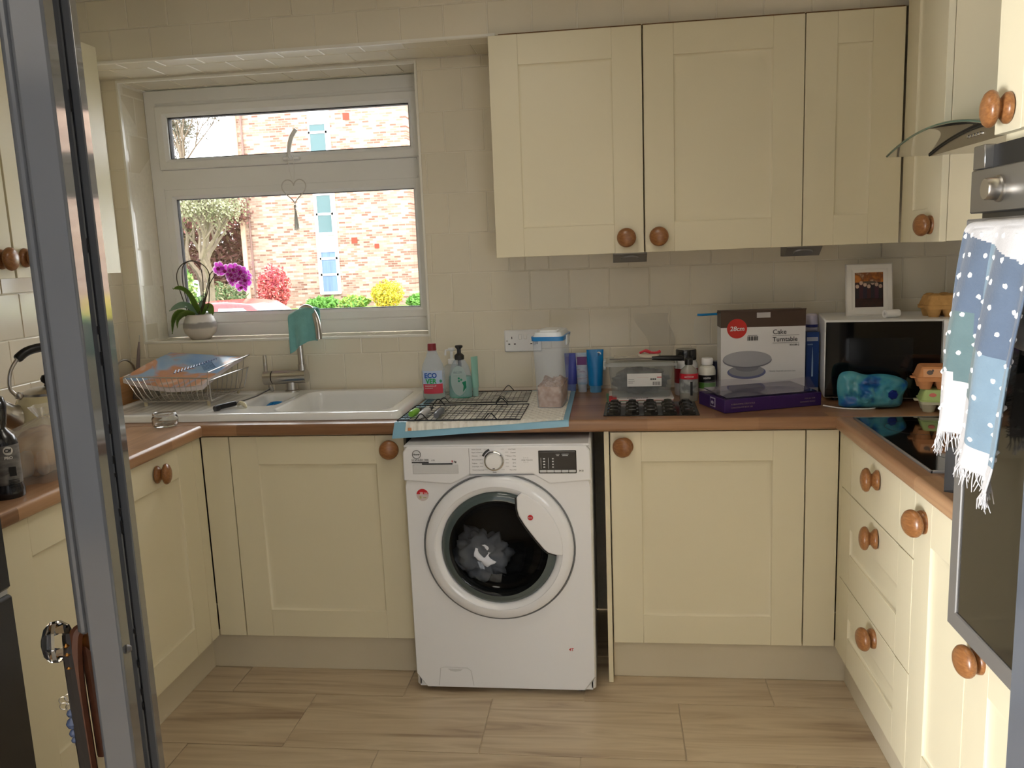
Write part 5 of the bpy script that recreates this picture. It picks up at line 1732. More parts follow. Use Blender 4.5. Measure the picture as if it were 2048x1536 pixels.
# --- paint bottles
b1 = thing('paint_pot', 'white bottle with a wide black screw cap and red label', 'bottle', (1.520, .425, ZT))
MB().lathe([(0, 0), (.040, 0), (.042, .004), (.042, .108), (.034, .124), (.031, .130), (0, .130)], 30).build('bottle', WHITE, b1)
MB().lathe([(.0425, .045), (.0425, .098)], 30).build('label', mat('crimson_label', S(170, 40, 52), .4), b1)
MB().lathe([(0, .128), (.036, .128), (.037, .132), (.037, .162), (.035, .166), (0, .166)], 30).build('cap', mat('ribbed_black_cap', S(26, 26, 28), .25, coat=.4), b1)
b2 = thing('medium_bottle', 'clear bottle with black cap and red band in front of the white pot', 'bottle', (1.518, .305, ZT))
MB().lathe([(0, 0), (.030, 0), (.032, .004), (.032, .092), (.028, .108), (.012, .122), (.011, .128), (0, .128)], 28).build('bottle', film_mat('clear_medium', (.92, .93, .9, 1), S(206, 206, 196), .45, .1), b2)
MB().lathe([(.0325, .078), (.0325, .097)], 28).build('band', mat('red_band', S(206, 40, 56), .4), b2)
MB().lathe([(.0324, .03), (.0324, .077)], 28).build('label', mottle_mat('grey_label', [(.4, S(176, 178, 176)), (.6, S(120, 122, 122))], 40, .5), b2)
MB().lathe([(0, .126), (.014, .126), (.0145, .144), (.013, .146), (0, .146)], 22).build('cap', BLACK, b2)
MB().box(.002, .010, -.034, -.031, .022, .070).build('label_stripe', BLACK, b2, smooth=0)
text('AMSTERDAM', .006, (-.018, -.0332, .085), FR, PAPER, b2, bold=.0001, sx=.9)
b3 = thing('gesso_bottle', 'white bottle with white cap and black and green label', 'bottle', (1.590, .385, ZT))
MB().lathe([(0, 0), (.028, 0), (.030, .003), (.030, .090), (.027, .104), (.014, .114), (0, .114)], 28).build('bottle', mat('off_white_bottle', S(226, 224, 212), .35), b3)
MB().lathe([(.0304, .052), (.0304, .078)], 28).build('label', BLACK, b3)
MB().lathe([(.0304, .030), (.0304, .0515)], 28).build('label_green', mat('green_label', S(86, 142, 58), .4), b3)
MB().lathe([(0, .113), (.019, .113), (.020, .116), (.020, .134), (.018, .137), (0, .137)], 26).build('cap', WHITE, b3)
text('LIQUITEX', .0075, (-.0165, -.0312, .066), FR, PAPER, b3, bold=.0002, sx=.8)
# clear zip bags standing behind
zb = thing('zip_bag', 'clear zip bag with a blue seal behind the bottles', 'bag', (1.575, .50, ZT))
w = MB()
w.grid(lambda u, v: (-.01 + .13 * u + .012 * math.sin(v * 6), .012 * math.sin(u * 7 + v * 4) + .02 * v - .02, .02 + .262 * v), 16, 24)
FILM = film_mat('clear_film', (.97, .97, .97, 1), S(214, 214, 208), .16, .06)
w.build('film', FILM, zb, smooth=180)
MB().tube([(-.008 + .128 * k / 8, .012 * math.sin(k / 8 * 7 + 4), .282) for k in range(9)], .0045, 6).build('seal', mat('blue_zip', S(0, 132, 200), .4), zb)
MB().tube([(.055, -.01, .01), (.06, -.005, .11)], .028, 14).build('dark_bottle', mat('inky_plastic', S(34, 36, 60), .3), zb)
w = MB()
w.grid(lambda u, v: (.13 * (u - .5) * (.4 + .6 * v) - .07 * v + .01 * math.sin(v * 12), .01 * math.sin(u * 9 + v * 8), .0 + .29 * v), 12, 28)
o = w.build('clear_wrapper', FILM, None, smooth=180, loc=(1.475, .535, ZT))
tag(o, 'crumpled clear plastic wrapper standing behind the tub', 'wrapper')

# --- cake turntable box
bx = thing('cake_turntable_box', 'white and brown cake turntable box on the worktop', 'box', (1.633, .347, ZT), .02)
BW_, BH_, BD_ = .287, .306, .085
BWH = mat('box_white_card', S(226, 224, 222), .4)
BBR = mat('box_brown_card', S(76, 58, 46), .45, vary=.05)
MB().box(0, BW_, 0, BD_, 0, .246).build('carton', BWH, bx, smooth=0)
MB().box(-.0004, BW_ + .0004, -.0004, BD_, .246, BH_ - .004).build('carton_band', BBR, bx, smooth=0)
w = MB(Matrix.Translation((0, 0, BH_ - .004)) @ Matrix.Rotation(math.radians(-7), 4, 'X'))
w.box(-.002, BW_ + .001, -.004, BD_, 0, .004)
w.build('flap', BBR, bx, smooth=0)
MB().box(.122, .168, -.0012, 0, .278, .296).build('tape', mat('clear_tape', S(190, 186, 184), .3), bx, smooth=0)
dsc = MB(Matrix.Translation((.055, -.001, .242)) @ Matrix.Rotation(PI / 2, 4, 'X')).lathe([(0, 0), (.034, 0), (.0345, -.0012)], 40).build('size_roundel', mat('roundel_red', S(196, 48, 40), .35), bx)
text('28cm', .0225, (.055, -.0026, .2345), FR, PAPER, bx, align='CENTER', bold=.0003, shear=.15)
text('Cake', .0225, (.176, -.0012, .220), FR, DKGREY, bx, bold=.0002)
text('Turntable', .0225, (.176, -.0012, .194), FR, DKGREY, bx, bold=.0002, sx=.95)
text('KN189-2', .0085, (.266, -.0012, .178), FR, DKGREY, bx, align='RIGHT', bold=.0002)
MB().box(.176, .266, -.0012, 0, .2145, .2153).build('rule', DKGREY, bx, smooth=0)
MB().box(.176, .266, -.0012, 0, .188, .1888).build('rule', DKGREY, bx, smooth=0)
for k in range(12):
    MB().box(.090 + k * .0031, .0905 + k * .0031 + .0011 * (1 + (k * 7) % 3) * .6, -.0012, 0, .199, .214).build('barcode_bar', DKGREY, bx, smooth=0)
MB().box(.092, .124, -.0012, 0, .2165, .2185).build('barcode_text', MIDGREY, bx, smooth=0)
def disc2(name, cx, cz, rx, rz, m, y=-.001, n=40):
    w = MB().prism([(cx + rx * math.cos(2 * PI * k / n), cz + rz * math.sin(2 * PI * k / n)) for k in range(n)], y, 0, 'y')
    return w.build(name, m, bx, smooth=0)
disc2('print_base', .088, .088, .066, .024, mat('print_blue_grey', S(110, 114, 150), .4), -.0008)
disc2('print_base_top', .088, .093, .060, .021, mat('print_grey', S(150, 150, 154), .4), -.0010)
disc2('print_stem', .090, .104, .040, .014, mat('print_grey2', S(128, 128, 134), .4), -.0012)
disc2('print_plate_edge', .090, .131, .084, .029, mat('print_dark', S(120, 120, 128), .4), -.0014)
disc2('print_plate', .090, .135, .083, .028, mat('print_light', S(166, 166, 170), .4), -.0016)
text('Material : Steel with aluminium base', .0062, (.165, -.0012, .088), FR, MIDGREY, bx)

# --- purple flat box with a loose clear lid
PUR = mat('purple_card', S(58, 32, 92), .35, vary=.08, vscale=10)
pb_ = thing('purple_box', 'flat purple gift box with dark window lid lying in front of the cake box', 'box', (1.607, .055, ZT), .34)
MB().box(0, .345, 0, .185, .001, .044, .001).build('base', PUR, pb_)
w = MB(Matrix.Translation((0, 0, .0445)) @ Matrix.Rotation(math.radians(3), 4, 'X'))
w.box(.012, .335, .012, .175, .000, .004)
w.build('window_lid', mat('dark_window_film', S(40, 34, 60), .08, coat=.6), pb_)
pp = MB().box(.018, .40, -.001, 0, 0, .001)
em = MB().box(-.0012, 0, .065, .100, .010, .040).build('emblem', mat('silver_print', S(190, 186, 200), .4), pb_, smooth=0)
MB().box(-.0018, -.001, .068, .097, .013, .037).build('emblem_ground', PUR, pb_, smooth=0)
MB(Matrix.Translation((-.0019, .0825, .024)) @ Matrix.Rotation(-PI / 2, 4, 'Y') @ Matrix.Scale(.6, 4, (1, 0, 0))).lathe([(0, .0003), (.009, .0003), (.0095, 0)], 16).build('emblem_figure', mat('silver_print2', S(190, 186, 200), .4), pb_)
text('A BEAUTIFUL DELICIOUS', .0068, (.022, -.0012, .026), FR, mat('gold_print', S(150, 130, 130), .4), pb_, sx=1.1)
text('CHOCOLATE BOX LID', .0068, (.022, -.0012, .015), FR, mat('gold_print2', S(150, 130, 130), .4), pb_, sx=1.1)
text('FOR ALL OUR', .0062, (.322, -.0012, .026), FR, mat('gold_print3', S(150, 130, 130), .4), pb_, align='RIGHT')
text('FAVOURITE PEOPLE', .0062, (.322, -.0012, .015), FR, mat('gold_print4', S(150, 130, 130), .4), pb_, align='RIGHT')
w = MB()
w.grid(lambda u, v: (1.545 + .36 * u + .02 * v, .085 + .17 * v + .05 * u, ZT + .060 + .012 * v + .006 * math.sin(u * 7)), 20, 8)
o = w.build('clear_sheet', film_mat('lilac_film', (.95, .94, .98, 1), S(160, 150, 186), .16, .06), None, smooth=180)
tag(o, 'clear plastic sheet lying loose over the purple box', 'plastic sheet')

# --- black chocolate mould tray
mo = thing('chocolate_tray', 'empty black plastic chocolate tray with moulded cups at the worktop front', 'tray', (1.222, .040, ZT), -.03)
BPL = mat('black_vacuum_plastic', S(24, 22, 22), .18, coat=.3)
MB().box(0, .305, 0, .235, .0005, .003, .0005).build('sheet', BPL, mo)
for i in range(5):
    for j in range(4):
        cx_, cy_ = .032 + i * .060, .032 + j * .057
        w = MB()
        w.lathe([(.027, .002), (.023, .010), (.017, .011), (.014, .0165), (0, .017)], 6, tf=Matrix.Translation((cx_, cy_, 0)) @ Matrix.Rotation(.5, 4, 'Z'))
        w.build('cup', BPL, mo, smooth=20)

# --- blue box with toothbrush drawing and bottle behind it
bl = thing('toothbrush_box', 'slim dark blue toothbrush carton between cake box and microwave', 'box', (1.934, .40, ZT), .05)
NAVY = mat('navy_card', S(24, 58, 118), .35)
MB().box(0, .045, 0, .05, 0, .218, .001).build('carton', NAVY, bl)
MB().box(.002, .040, -.001, 0, .186, .200).build('label_band', mat('silver_label', S(160, 166, 180), .4), bl, smooth=0)
MB().box(.001, .044, -.001, 0, .004, .020).build('label_foot', mat('grey_label2', S(150, 150, 150), .4), bl, smooth=0)
w = MB()
w.prism([(.019, .06), (.0195, .11), (.021, .145), (.022, .165), (.023, .145), (.0245, .11), (.025, .06)], -.0012, 0, 'y')
w.build('brush_print', mat('pale_blue_print', S(150, 176, 206), .4), bl, smooth=0)
text('sonic', .009, (.004, -.0012, .172), FR, mat('pale_blue_print2', S(150, 176, 206), .4), bl)
dg_ = thing('deodorant', 'white stick with purple cap behind the blue carton', 'bottle', (1.975, .505, ZT))
MB().lathe([(0, 0), (.022, 0), (.023, .003), (.023, .225), (0, .225)], 22).build('stick', mat('white_stick', S(200, 200, 214), .3), dg_)
MB().lathe([(.0235, .226), (.0235, .236), (0, .236)], 22).build('band', mat('navy_band', S(50, 56, 130), .3), dg_)
MB().lathe([(.022, .236), (.021, .268), (.015, .274), (0, .275)], 22).build('cap', mat('lilac_cap2', S(206, 200, 216), .3), dg_)

# --- photo frame, paper roll and egg box on the microwave
ZM = ZT + MWH
pf = thing('photo_frame', 'white picture frame with a family photo on the microwave', 'picture frame', (2.137, .375, ZM), -.08)
FT_ = Matrix.Rotation(math.radians(-10), 4, 'X')
w = MB(FT_)
w.rectframe(-.076, .076, .0, .180, [(0, .014), (0, 0), (.004, -.004), (.018, -.004), (.026, .002), (.030, .003), (.030, .012)])
w.box(-.07, .07, .008, .014, .006, .174)
w.build('frame', mat('white_frame_paint', S(226, 222, 214), .5), pf, smooth=30)
PHO = mottle_mat('photo_print', [(.3, S(30, 22, 22)), (.5, S(60, 34, 32)), (.62, S(30, 30, 32)), (.75, S(150, 140, 132))], 26, .3, detail=3)
MB(FT_).box(-.046, .046, .004, .008, .030, .150).build('photo', PHO, pf, smooth=0)
MB(FT_).box(-.046, .046, .0034, .0045, .116, .150).build('photo_backdrop', mottle_mat('photo_orange', [(.4, S(196, 120, 50)), (.55, S(120, 70, 40)), (.7, S(200, 170, 140))], 40, .3), pf, smooth=0)
for k in range(7):
    hx_ = -.038 + k * .0125
    hz2 = .108 + .006 * ((k * 5) % 3 - 1)
    w = MB(FT_).prism([(hx_ + .0058 * math.cos(2 * PI * q / 14), hz2 + .0068 * math.sin(2 * PI * q / 14)) for q in range(14)], .0028, .0045, 'y')
    w.build('photo_head', mat('photo_face_%d' % k, S(206 - 6 * k, 176 - 5 * k, 156 - 4 * k), .4), pf, smooth=0)
    w = MB(FT_).prism([(hx_ - .0065, .060), (hx_ + .0065, .060), (hx_ + .006, hz2 - .008), (hx_ - .006, hz2 - .008)], .0032, .0045, 'y')
    w.build('photo_coat', mat('photo_coat_%d' % k, S(30 + 30 * (k % 2), 24, 26 + 8 * (k % 3)), .5), pf, smooth=0)
MB(Matrix.Translation((0, .05, 0)) @ Matrix.Rotation(math.radians(14), 4, 'X')).box(-.02, .02, 0, .003, 0, .12).build('strut', mat('strut_board', S(90, 80, 70), .8), pf)
rl = thing('paper_roll', 'small roll of white till paper lying before the photo frame', 'paper roll', (2.180, .285, ZM + .0135), .35)
w = MB(Matrix.Rotation(PI / 2, 4, 'Y')).lathe([(.005, -.026), (.0135, -.026), (.0135, .026), (.005, .026), (.005, -.026)], 24)
w.build('roll', PAPER, rl)

def egg_box(name, label, loc, rz, m, top_m, wd=.150, dp=.105, tag_fn=None):
    t = thing(name, label, 'egg box', loc, rz)
    w = MB()
    for i in range(3):
        for j in range(2):
            cx_, cy_ = (i - 1) * wd / 3.05, (j - .5) * dp / 2.05
            w.lathe([(.010, 0), (.016, .0), (.0255, .030), (.0255, .034), (.022, .034)], 10, tf=Matrix.Translation((cx_, cy_, 0)))
    w.prism(rpoly(-wd / 2, wd / 2, -dp / 2, dp / 2, .012), .026, .034, 'z')
    w.build('base', m, t, smooth=35)
    def f(u, v):
        a = 2 * PI * u
        P = rpoly(-1, 1, -1, 1, .22, 6)
        i = int(u * len(P)) % len(P)
        x, y = P[i]
        prof = [(1.03, .034), (1.03, .037), (.98, .039), (.86, .066), (.80, .070), (.0, .071)]
        k = min(int(v * 5 + 1e-6), 5)
        s_, z_ = prof[k]
        return (x * wd / 2 * s_, y * dp / 2 * s_, z_)
    n_ = len(rpoly(-1, 1, -1, 1, .22, 6))
    MB().grid(f, n_, 5, closeu=True).build('lid', top_m, t, smooth=35)
    w = MB()
    w.box(-wd / 2 - .014, -wd / 2 + .004, -.012, .012, .030, .036, .002)
    w.build('tab', m, t)
    return t
PULP = mat('tan_pulp', S(186, 142, 84), .95, vary=.12, vscale=50, bump=.5, bscale=120)
PULPO = mat('orange_pulp', S(196, 132, 82), .95, vary=.08, vscale=50, bump=.4, bscale=120)
PULPG = mat('grey_pulp', S(186, 180, 152), .95, vary=.08, vscale=50, bump=.5, bscale=120)
GREENL = mat('green_egg_label', S(170, 188, 116), .7)
e0 = egg_box('egg_box', 'tan cardboard egg box on top of the microwave', (2.357, .295, ZM), 0, PULP, PULP)
for i in range(3):
    for j in range(2):
        MB().lathe([(.024, .0), (.020, .012), (.010, .018), (0, .019)], 12, tf=Matrix.Translation(((i - 1) * .046, (j - .5) * .048, .058))).build('dome', PULP, e0)
e1 = egg_box('egg_box', 'grey egg box with green label on the worktop under the orange one', (2.275, .060, ZT), -.22, PULPG, GREENL)
e2_ = egg_box('egg_box', 'orange egg box stacked on the green labelled one', (2.265, .070, ZT + .0705), -.18, PULPO, PULPO)
# prints on the front slope of the two lids
def lidprint(par, items, wd=.150, dp=.105):
    T_ = Matrix.Translation((0, -dp / 2 * .935, .0525)) @ Matrix.Rotation(math.radians(-14), 4, 'X')
    for nm, cx_, cz_, rx, rz_, m in items:
        w = MB(T_).prism([(cx_ + rx * math.cos(2 * PI * q / 16), cz_ + rz_ * math.sin(2 * PI * q / 16)) for q in range(16)], -.0022, .001, 'y')
        w.build(nm, m, par, smooth=0)
BRN = mat('brown_print', S(120, 70, 46), .7)
SLT = mat('hen_print', S(96, 84, 76), .7)
CRM = mat('pale_orange_label', S(216, 156, 108), .7)
MB(Matrix.Translation((0, -.105 / 2 * .935, .0525)) @ Matrix.Rotation(math.radians(-14), 4, 'X')).box(-.060, .056, -.0012, .001, -.0125, .0125).build('label', CRM, e2_, smooth=0)
lidprint(e2_, [('hen_print', -.042, .001, .009, .007, SLT), ('hen_print', -.034, .007, .003, .004, SLT), ('egg_print', -.008, .004, .008, .0045, BRN), ('egg_print', .018, -.003, .010, .0065, BRN)])
lidprint(e1, [('label_mark', -.042, .003, .010, .006, mat('pink_print', S(206, 110, 96), .7)), ('label_mark', -.014, .002, .008, .0065, SLT), ('label_mark', .010, .0, .005, .006, mat('maroon_print', S(150, 60, 50), .7)), ('label_mark', .030, .0, .004, .003, SLT)])

# --- blue crumpled bag
BAGM = mottle_mat('blue_bag_print', [(.28, S(10, 40, 110)), (.38, S(14, 92, 160)), (.47, S(62, 140, 158)), (.6, S(84, 152, 164)), (.72, S(24, 100, 156))], 15, .28, detail=6, distort=.3, bump=.35)
bgo = thing('snack_bag', 'crumpled blue and teal plastic bag in front of the microwave', 'bag', (2.072, .120, ZT))
BO = spline([(x, 0, z) for x, z in ((-.088, .004), (-.100, .030), (-.105, .075), (-.096, .112), (-.062, .120), (-.02, .108), (.03, .109), (.078, .100), (.112, .078), (.100, .045), (.086, .004), (.0, .0015))], 5, True)
def bagf(sg):
    def f(u, v):
        k = int(round(u * len(BO))) % len(BO)
        p = Vector((0, 0, .055)).lerp(BO[k], v)
        n_ = noise.noise(Vector((p.x * 38, sg * 3, p.z * 38))) * .015 + noise.noise(Vector((p.x * 90, sg * 5, p.z * 60))) * .004
        d_ = .046 * math.sqrt(max(0, 1 - v ** 3)) * (1 - .35 * p.z / .12)
        return (p.x, sg * (d_ + n_ * (1 - v ** 4)), max(.001, p.z))
    return f
w = MB().grid(bagf(-1), len(BO), 18, closeu=True).grid(bagf(1), len(BO), 18, closeu=True)
w.build('bag', BAGM, bgo, smooth=35)
MB(Matrix.Translation((.055, -.044, .048)) @ Matrix.Rotation(PI / 2, 4, 'X')).lathe([(0, .003), (.012, .002), (.016, -.004)], 7).build('flower_print', mat('navy_flower', S(18, 40, 118), .3), bgo)

# --- white cables
for pts, lab in (([(1.935, .155, ZT + .003), (1.975, .105, ZT + .003), (2.03, .085, ZT + .003), (2.075, .095, ZT + .003), (2.085, .125, ZT + .003)], 'white cable looping on the worktop in front of the blue bag'),
                 ([(2.300, -.095, ZT + .045), (2.245, -.085, ZT + .020), (2.225, -.095, ZT + .006), (2.245, -.12, ZT + .004), (2.29, -.12, ZT + .004)], 'white cable hanging beside the egg boxes behind the towel')):
    o = MB().tube(spline(pts, 8), .0022, 8).build('cable', WHITE)
    tag(o, lab, 'cable')
# --- black box at the end of the hob, little bowl and pink item behind the oven edge
kb = thing('black_carton', 'glossy black carton standing on the right worktop next to the oven', 'box', (1.950, -.800, ZT), 0)
MB().prism([(-.004, .0), (.040, -.035), (.100, .055), (.050, .095)], 0, .098, 'z').build('carton', mat('black_gloss_card', S(18, 18, 20), .15, coat=.3), kb, smooth=0)
w = MB(Matrix.Translation((.040, -.035, 0)) @ Matrix.Rotation(math.atan2(.09, .06), 4, 'Z'))
w.box(.020, .034, -.0012, 0, .040, .062)
w.build('mark', LTGREY, kb, smooth=0)
w = MB(Matrix.Translation((.040, -.035, 0)) @ Matrix.Rotation(math.atan2(.09, .06), 4, 'Z'))
w.lathe([(.003, 0), (.005, 0)], 14, tf=Matrix.Translation((.027, -.0016, .054)) @ Matrix.Rotation(PI / 2, 4, 'X'))
w.build('mark_ring', BLACK, kb)
w = MB().lathe([(0, 0), (.018, .0), (.028, .014), (.0265, .014), (.016, .003), (0, .003)], 22)
tag(w.build('small_dish', mat('teal_grey_dish', S(160, 176, 172), .3), None, loc=(2.012, -.868, ZT)), 'small grey-green dish beside the oven edge', 'dish')
me = blob(.012, None, 4, .15, 4, 3, (1, 1, .8))
me.materials.append(mat('pale_pink', S(232, 206, 206), .5))
tag(link('pink_sweet', me, None, (1.985, -.915, ZT + .010)), 'pale pink lump at the worktop end beside the oven', 'sweet')

# ================================================================== tea towel on the oven handle
tw = thing('tea_towel', 'blue, teal and white tufted tea towel hanging on the oven handle', 'towel', (1.858, -1.10, 1.455))
TWW = mat('towel_white', S(198, 196, 197), .95, bump=.5, bscale=200, sheen=.2)
TWS = mat('towel_slate', S(90, 104, 124), .95, vary=.08, vscale=20, bump=.5, bscale=200, sheen=.2)
TWT = mat('towel_teal', S(96, 118, 121), .95, vary=.08, vscale=20, bump=.5, bscale=200, sheen=.2)
TWL = mat('towel_sky', S(120, 142, 158), .95, vary=.08, vscale=20, bump=.5, bscale=200, sheen=.2)
LEN = .385
def towel(u, v):
    """u across (0 = far edge, towards the wall), v down the front"""
    yf = .020 + .052 * v ** .7
    yn = -.235 + .075 * v * v
    yy = yf + (yn - yf) * u
    fold = .013 * math.sin(u * 15.5 + .6 + v * 1.2) * min(1, .15 + v * 1.6) + .006 * math.sin(u * 31 + v * 3) * v
    end = LEN * (1 - .10 * math.exp(-((u - .28) / .25) ** 2) + .06 * sstep(.55, .9, u))
    s_ = v * (end + .02)
    if s_ < .02:
        a = s_ / .02 * PI / 2
        return (.012 - .014 * math.sin(a) , yy, .010 * math.cos(a) + .0)
    return (-.002 - .018 * v + fold - .012 * math.sin(PI * min(1, v * 1.1)), yy, -(s_ - .02))
def tw_m(u, v):
    vv = v - .12 * (u - .4)
    if v < .06 + .13 * u: return 0
    edge_n = .42 if u < .38 else .52
    if v < edge_n: return 3 if .42 < u < .50 else 1
    lim = .70 + (.04 if u > .3 else 0) + (.16 if u > .62 else 0)
    if v < lim: return 2 if u < .62 else 3
    return 0
w = MB().grid(towel, 130, 170, mfn=tw_m)
o = w.build('cloth', [TWW, TWS, TWT, TWL], tw, smooth=180)
md = o.modifiers.new('thick', 'SOLIDIFY')
md.thickness = .003
w = MB().grid(lambda u, v: (.045 + .006 * math.sin(u * 9) * v, .015 - .25 * u, .008 - .20 * v), 20, 20)
w.grid(lambda u, v: (.012 + .033 * v, .015 - .25 * u, .010 + .006 * math.sin(PI * v) - .002 * v), 20, 4)
o = w.build('back_fall', TWW, tw, smooth=180)
md = o.modifiers.new('thick', 'SOLIDIFY')
md.thickness = .003
TUFT = blob(.0048, None, 1, .4, 8, 2, (1, 1, 1))
TUFT.materials.append(mat('tuft_white', S(240, 240, 240), .95))
for i in range(7):
    for j in range(11):
        u, v = (i + .5 + (.25 if j % 2 else -.25)) / 7, (j + .9) / 11.4
        if v > .96: continue
        p = Vector(towel(u, v))
        o = link('tuft', TUFT, tw, p + Vector((-.0012, 0, 0)), (random.random() * 6, random.random(), random.random() * 6))
w = MB()
for k in range(150):
    u = (k + .5) / 150
    p = Vector(towel(u, 1))
    l_ = random.uniform(.020, .036)
    q = Vector((random.uniform(-.008, .006), random.uniform(-.010, .012), -l_))
    w.tube([p, p + q * .5 + Vector((random.uniform(-.004, .002), random.uniform(-.003, .003), 0)), p + q], [.0014, .0012, .0007], 4)
for k in range(50):
    p = Vector(towel(.0, .62 + .38 * k / 50))
    w.tube([p, p + Vector((random.uniform(-.004, .004), random.uniform(.008, .016), random.uniform(-.012, .002)))], [.0014, .0007], 4)
o = w.build('fringe', TWW, tw)
o['kind'] = 'stuff'
# corner of a fringed white mat on the floor at the bottom of the view
fm = thing('floor_cloth', 'fringed corner of a white cloth on the floor by the drawers', 'cloth', (1.955, -.455, 0))
w = MB()
w.grid(lambda u, v: (-.04 + .08 * u, -.16 + .13 * v, .004 + .006 * math.sin(u * 9 + v * 4)), 10, 10)
w.build('cloth', TWW, fm, smooth=180)
w = MB()
for k in range(46):
    x = -.04 + .08 * k / 45
    w.tube([(x, -.03, .006), (x + random.uniform(-.005, .005), -.012, .010), (x + random.uniform(-.01, .01), .008 + random.uniform(-.01, .01), .004)], .0011, 4)
o = w.build('fringe', TWW, fm)
o['kind'] = 'stuff'

# ================================================================== straps and beads hanging from the crystal knob
BRL = mat('brown_leather', S(72, 40, 24), .5, vary=.3, vscale=40)
DKL = mat('black_leather', S(30, 26, 26), .5)
kw = Matrix.Translation(door.location) @ door.rotation_euler.to_matrix().to_4x4()
kp = kw @ Vector((-.060, .045, kz))
ls = thing('leather_strap', 'brown and black leather strap hanging from the crystal door knob', 'strap', (kp.x, kp.y, kp.z), door.rotation_euler.z)
w = MB()
w.tube(spline([(.010, .004, -.17), (.008, .004, -.06), (.006, 0, .004), (.004, -.006, .013), (-.002, -.010, .004), (-.006, -.012, -.06), (-.004, -.012, -.19)], 6), .0085, 8)
w.build('strap', BRL, ls)
MB().tube(spline([(-.012, -.006, .010), (-.011, -.012, -.01), (-.010, -.014, -.09), (-.008, -.014, -.20)], 6), .0085, 8).build('dark_strap', DKL, ls)
for z in (-.012, .0, -.03):
    MB().lathe([(0, -.004), (.004, 0), (0, .004)], 10, tf=Matrix.Translation((-.012, -.019, z))).build('stud', BRASS, ls)
bdz = thing('bead_charm', 'blue beaded charm hanging beside the leather strap', 'charm', (kp.x - .002, kp.y - .016, kp.z - .075), door.rotation_euler.z)
w = MB()
for a in range(5):
    w.lathe([(.0045, 0), (.0055, .0006), (.0045, .0012)], 12, tf=Matrix.Translation((-.012 + .006 * math.cos(a * 1.26), 0, -.004 + .007 * math.sin(a * 1.26))) @ Matrix.Rotation(PI / 2, 4, 'X'))
w.build('filigree', STEEL, bdz)
for k, (z, r_) in enumerate(((-.020, .0055), (-.034, .0075), (-.048, .0055), (-.058, .004))):
    MB().lathe([(0, -r_ * 1.2), (r_ * .7, -r_ * .7), (r_, 0), (r_ * .7, r_ * .7), (0, r_ * 1.2)], 12, tf=Matrix.Translation((-.010, 0, z))).build('bead', mat('blue_bead_%d' % k, S(70, 84, 116), .25), bdz)
MB().tube([(-.010, 0, .03), (-.010, 0, -.066)], .0008, 5).build('thread', STEEL, bdz)
# ================================================================== outside the window
GZ = -.70
LAWN = mottle_mat('lawn_grass', [(.3, S(80, 100, 48)), (.5, S(108, 128, 62)), (.7, S(132, 150, 80))], 3.0, .95, detail=8)
struct(MB().box(-70, 40, 1.2, 120, GZ - .3, GZ).build('ground', LAWN, smooth=0))
struct(MB().box(-60, 40, 1.25, 16.6, GZ, GZ + .02).build('road', mat('asphalt', S(150, 150, 150), .9, vary=.06, vscale=4), smooth=0))
w = MB()
w.prism([(-17.6, 24.5), (-15.4, 24.5), (-23, 52), (-27, 52)], GZ, GZ + .03, 'z')
struct(w.build('path', mat('pale_paving', S(196, 190, 184), .9, vary=.05), smooth=0))
BRICK = brick_mat('mixed_brick')
WPAINT = mat('white_render', S(200, 203, 206), .7)
FARW = mat('far_white_frame', S(196, 198, 200), .5)
ORNG = mat('terracotta', S(130, 54, 38), .8)
FLATG = mat('far_window_glass', S(66, 92, 96), .15)
CURT = mat('blue_curtain', S(96, 116, 146), .8, vary=.25, vscale=9, stretch=(1, 1, .05))
bld = thing('apartment_block', 'brick apartment block gable seen through the kitchen window', 'building', (-11.0, 33, GZ))
w = MB().box(-3.85, 3.72, 0, 9, 0, 11.5)
w.build('wall', BRICK, bld, smooth=0)
MB().box(-4.05, -3.85, -.1, 9, 0, 11.5).build('corner_pier', mat('pale_pier', S(190, 160, 140), .9, vary=.1), bld, smooth=0)
MB().tube([(-3.62, -.08, .1), (-3.62, -.08, 11.4)], .045, 8).build('drain_pipe', mat('pipe_brown', S(120, 90, 84), .6), bld)
strip = MB().box(-.62, .36, -.05, .02, .60, 11.0).build('window_strip', WPAINT, bld, smooth=0)
def fwin(x0, x1, z0, z1, bars, cm):
    f_ = MB().rectframe(x0, x1, z0, z1, [(0, -.04), (0, -.10), (.07, -.10), (.07, -.05)])
    for bz in bars: f_.box(x0, x1, -.10, -.05, bz - .05, bz + .05)
    o = f_.build('window', FARW, bld, smooth=20)
    zs = [z0] + list(bars) + [z1]
    for a, b in zip(zs[:-1], zs[1:]):
        MB().box(x0 + .06, x1 - .06, -.075, -.055, a + .03, b - .03).build('pane', cm, o, smooth=0)
    MB().box(x0 - .05, x1 + .05, -.16, -.04, z0 - .05, z0).build('sill', FARW, o, smooth=0)
fwin(-.60, .22, 6.66, 7.95, [7.55], FLATG)
fwin(-.52, .24, 3.22, 4.95, [4.08], FLATG)
fwin(-.50, .30, .62, 2.50, [1.44, 2.15], CURT)
for x, z, s_ in ((1.11, 8.15, .28), (1.11, 2.89, .26), (2.11, 2.61, .20)):
    MB().box(x - s_ / 2, x + s_ / 2, -.03, .02, z - s_ / 2, z + s_ / 2).build('air_brick', ORNG, bld, smooth=0)
wing = thing('apartment_wing', 'recessed brick wing with blue windows at the right of the apartment block', 'building', (-7.2, 37.5, GZ))
MB().box(0, 8, 0, 6, 0, 11).build('wall', mat('wing_brick', S(176, 136, 120), .9, vary=.15, vscale=6), wing, smooth=0)  # wing wall in one plain brick tone with slight variation
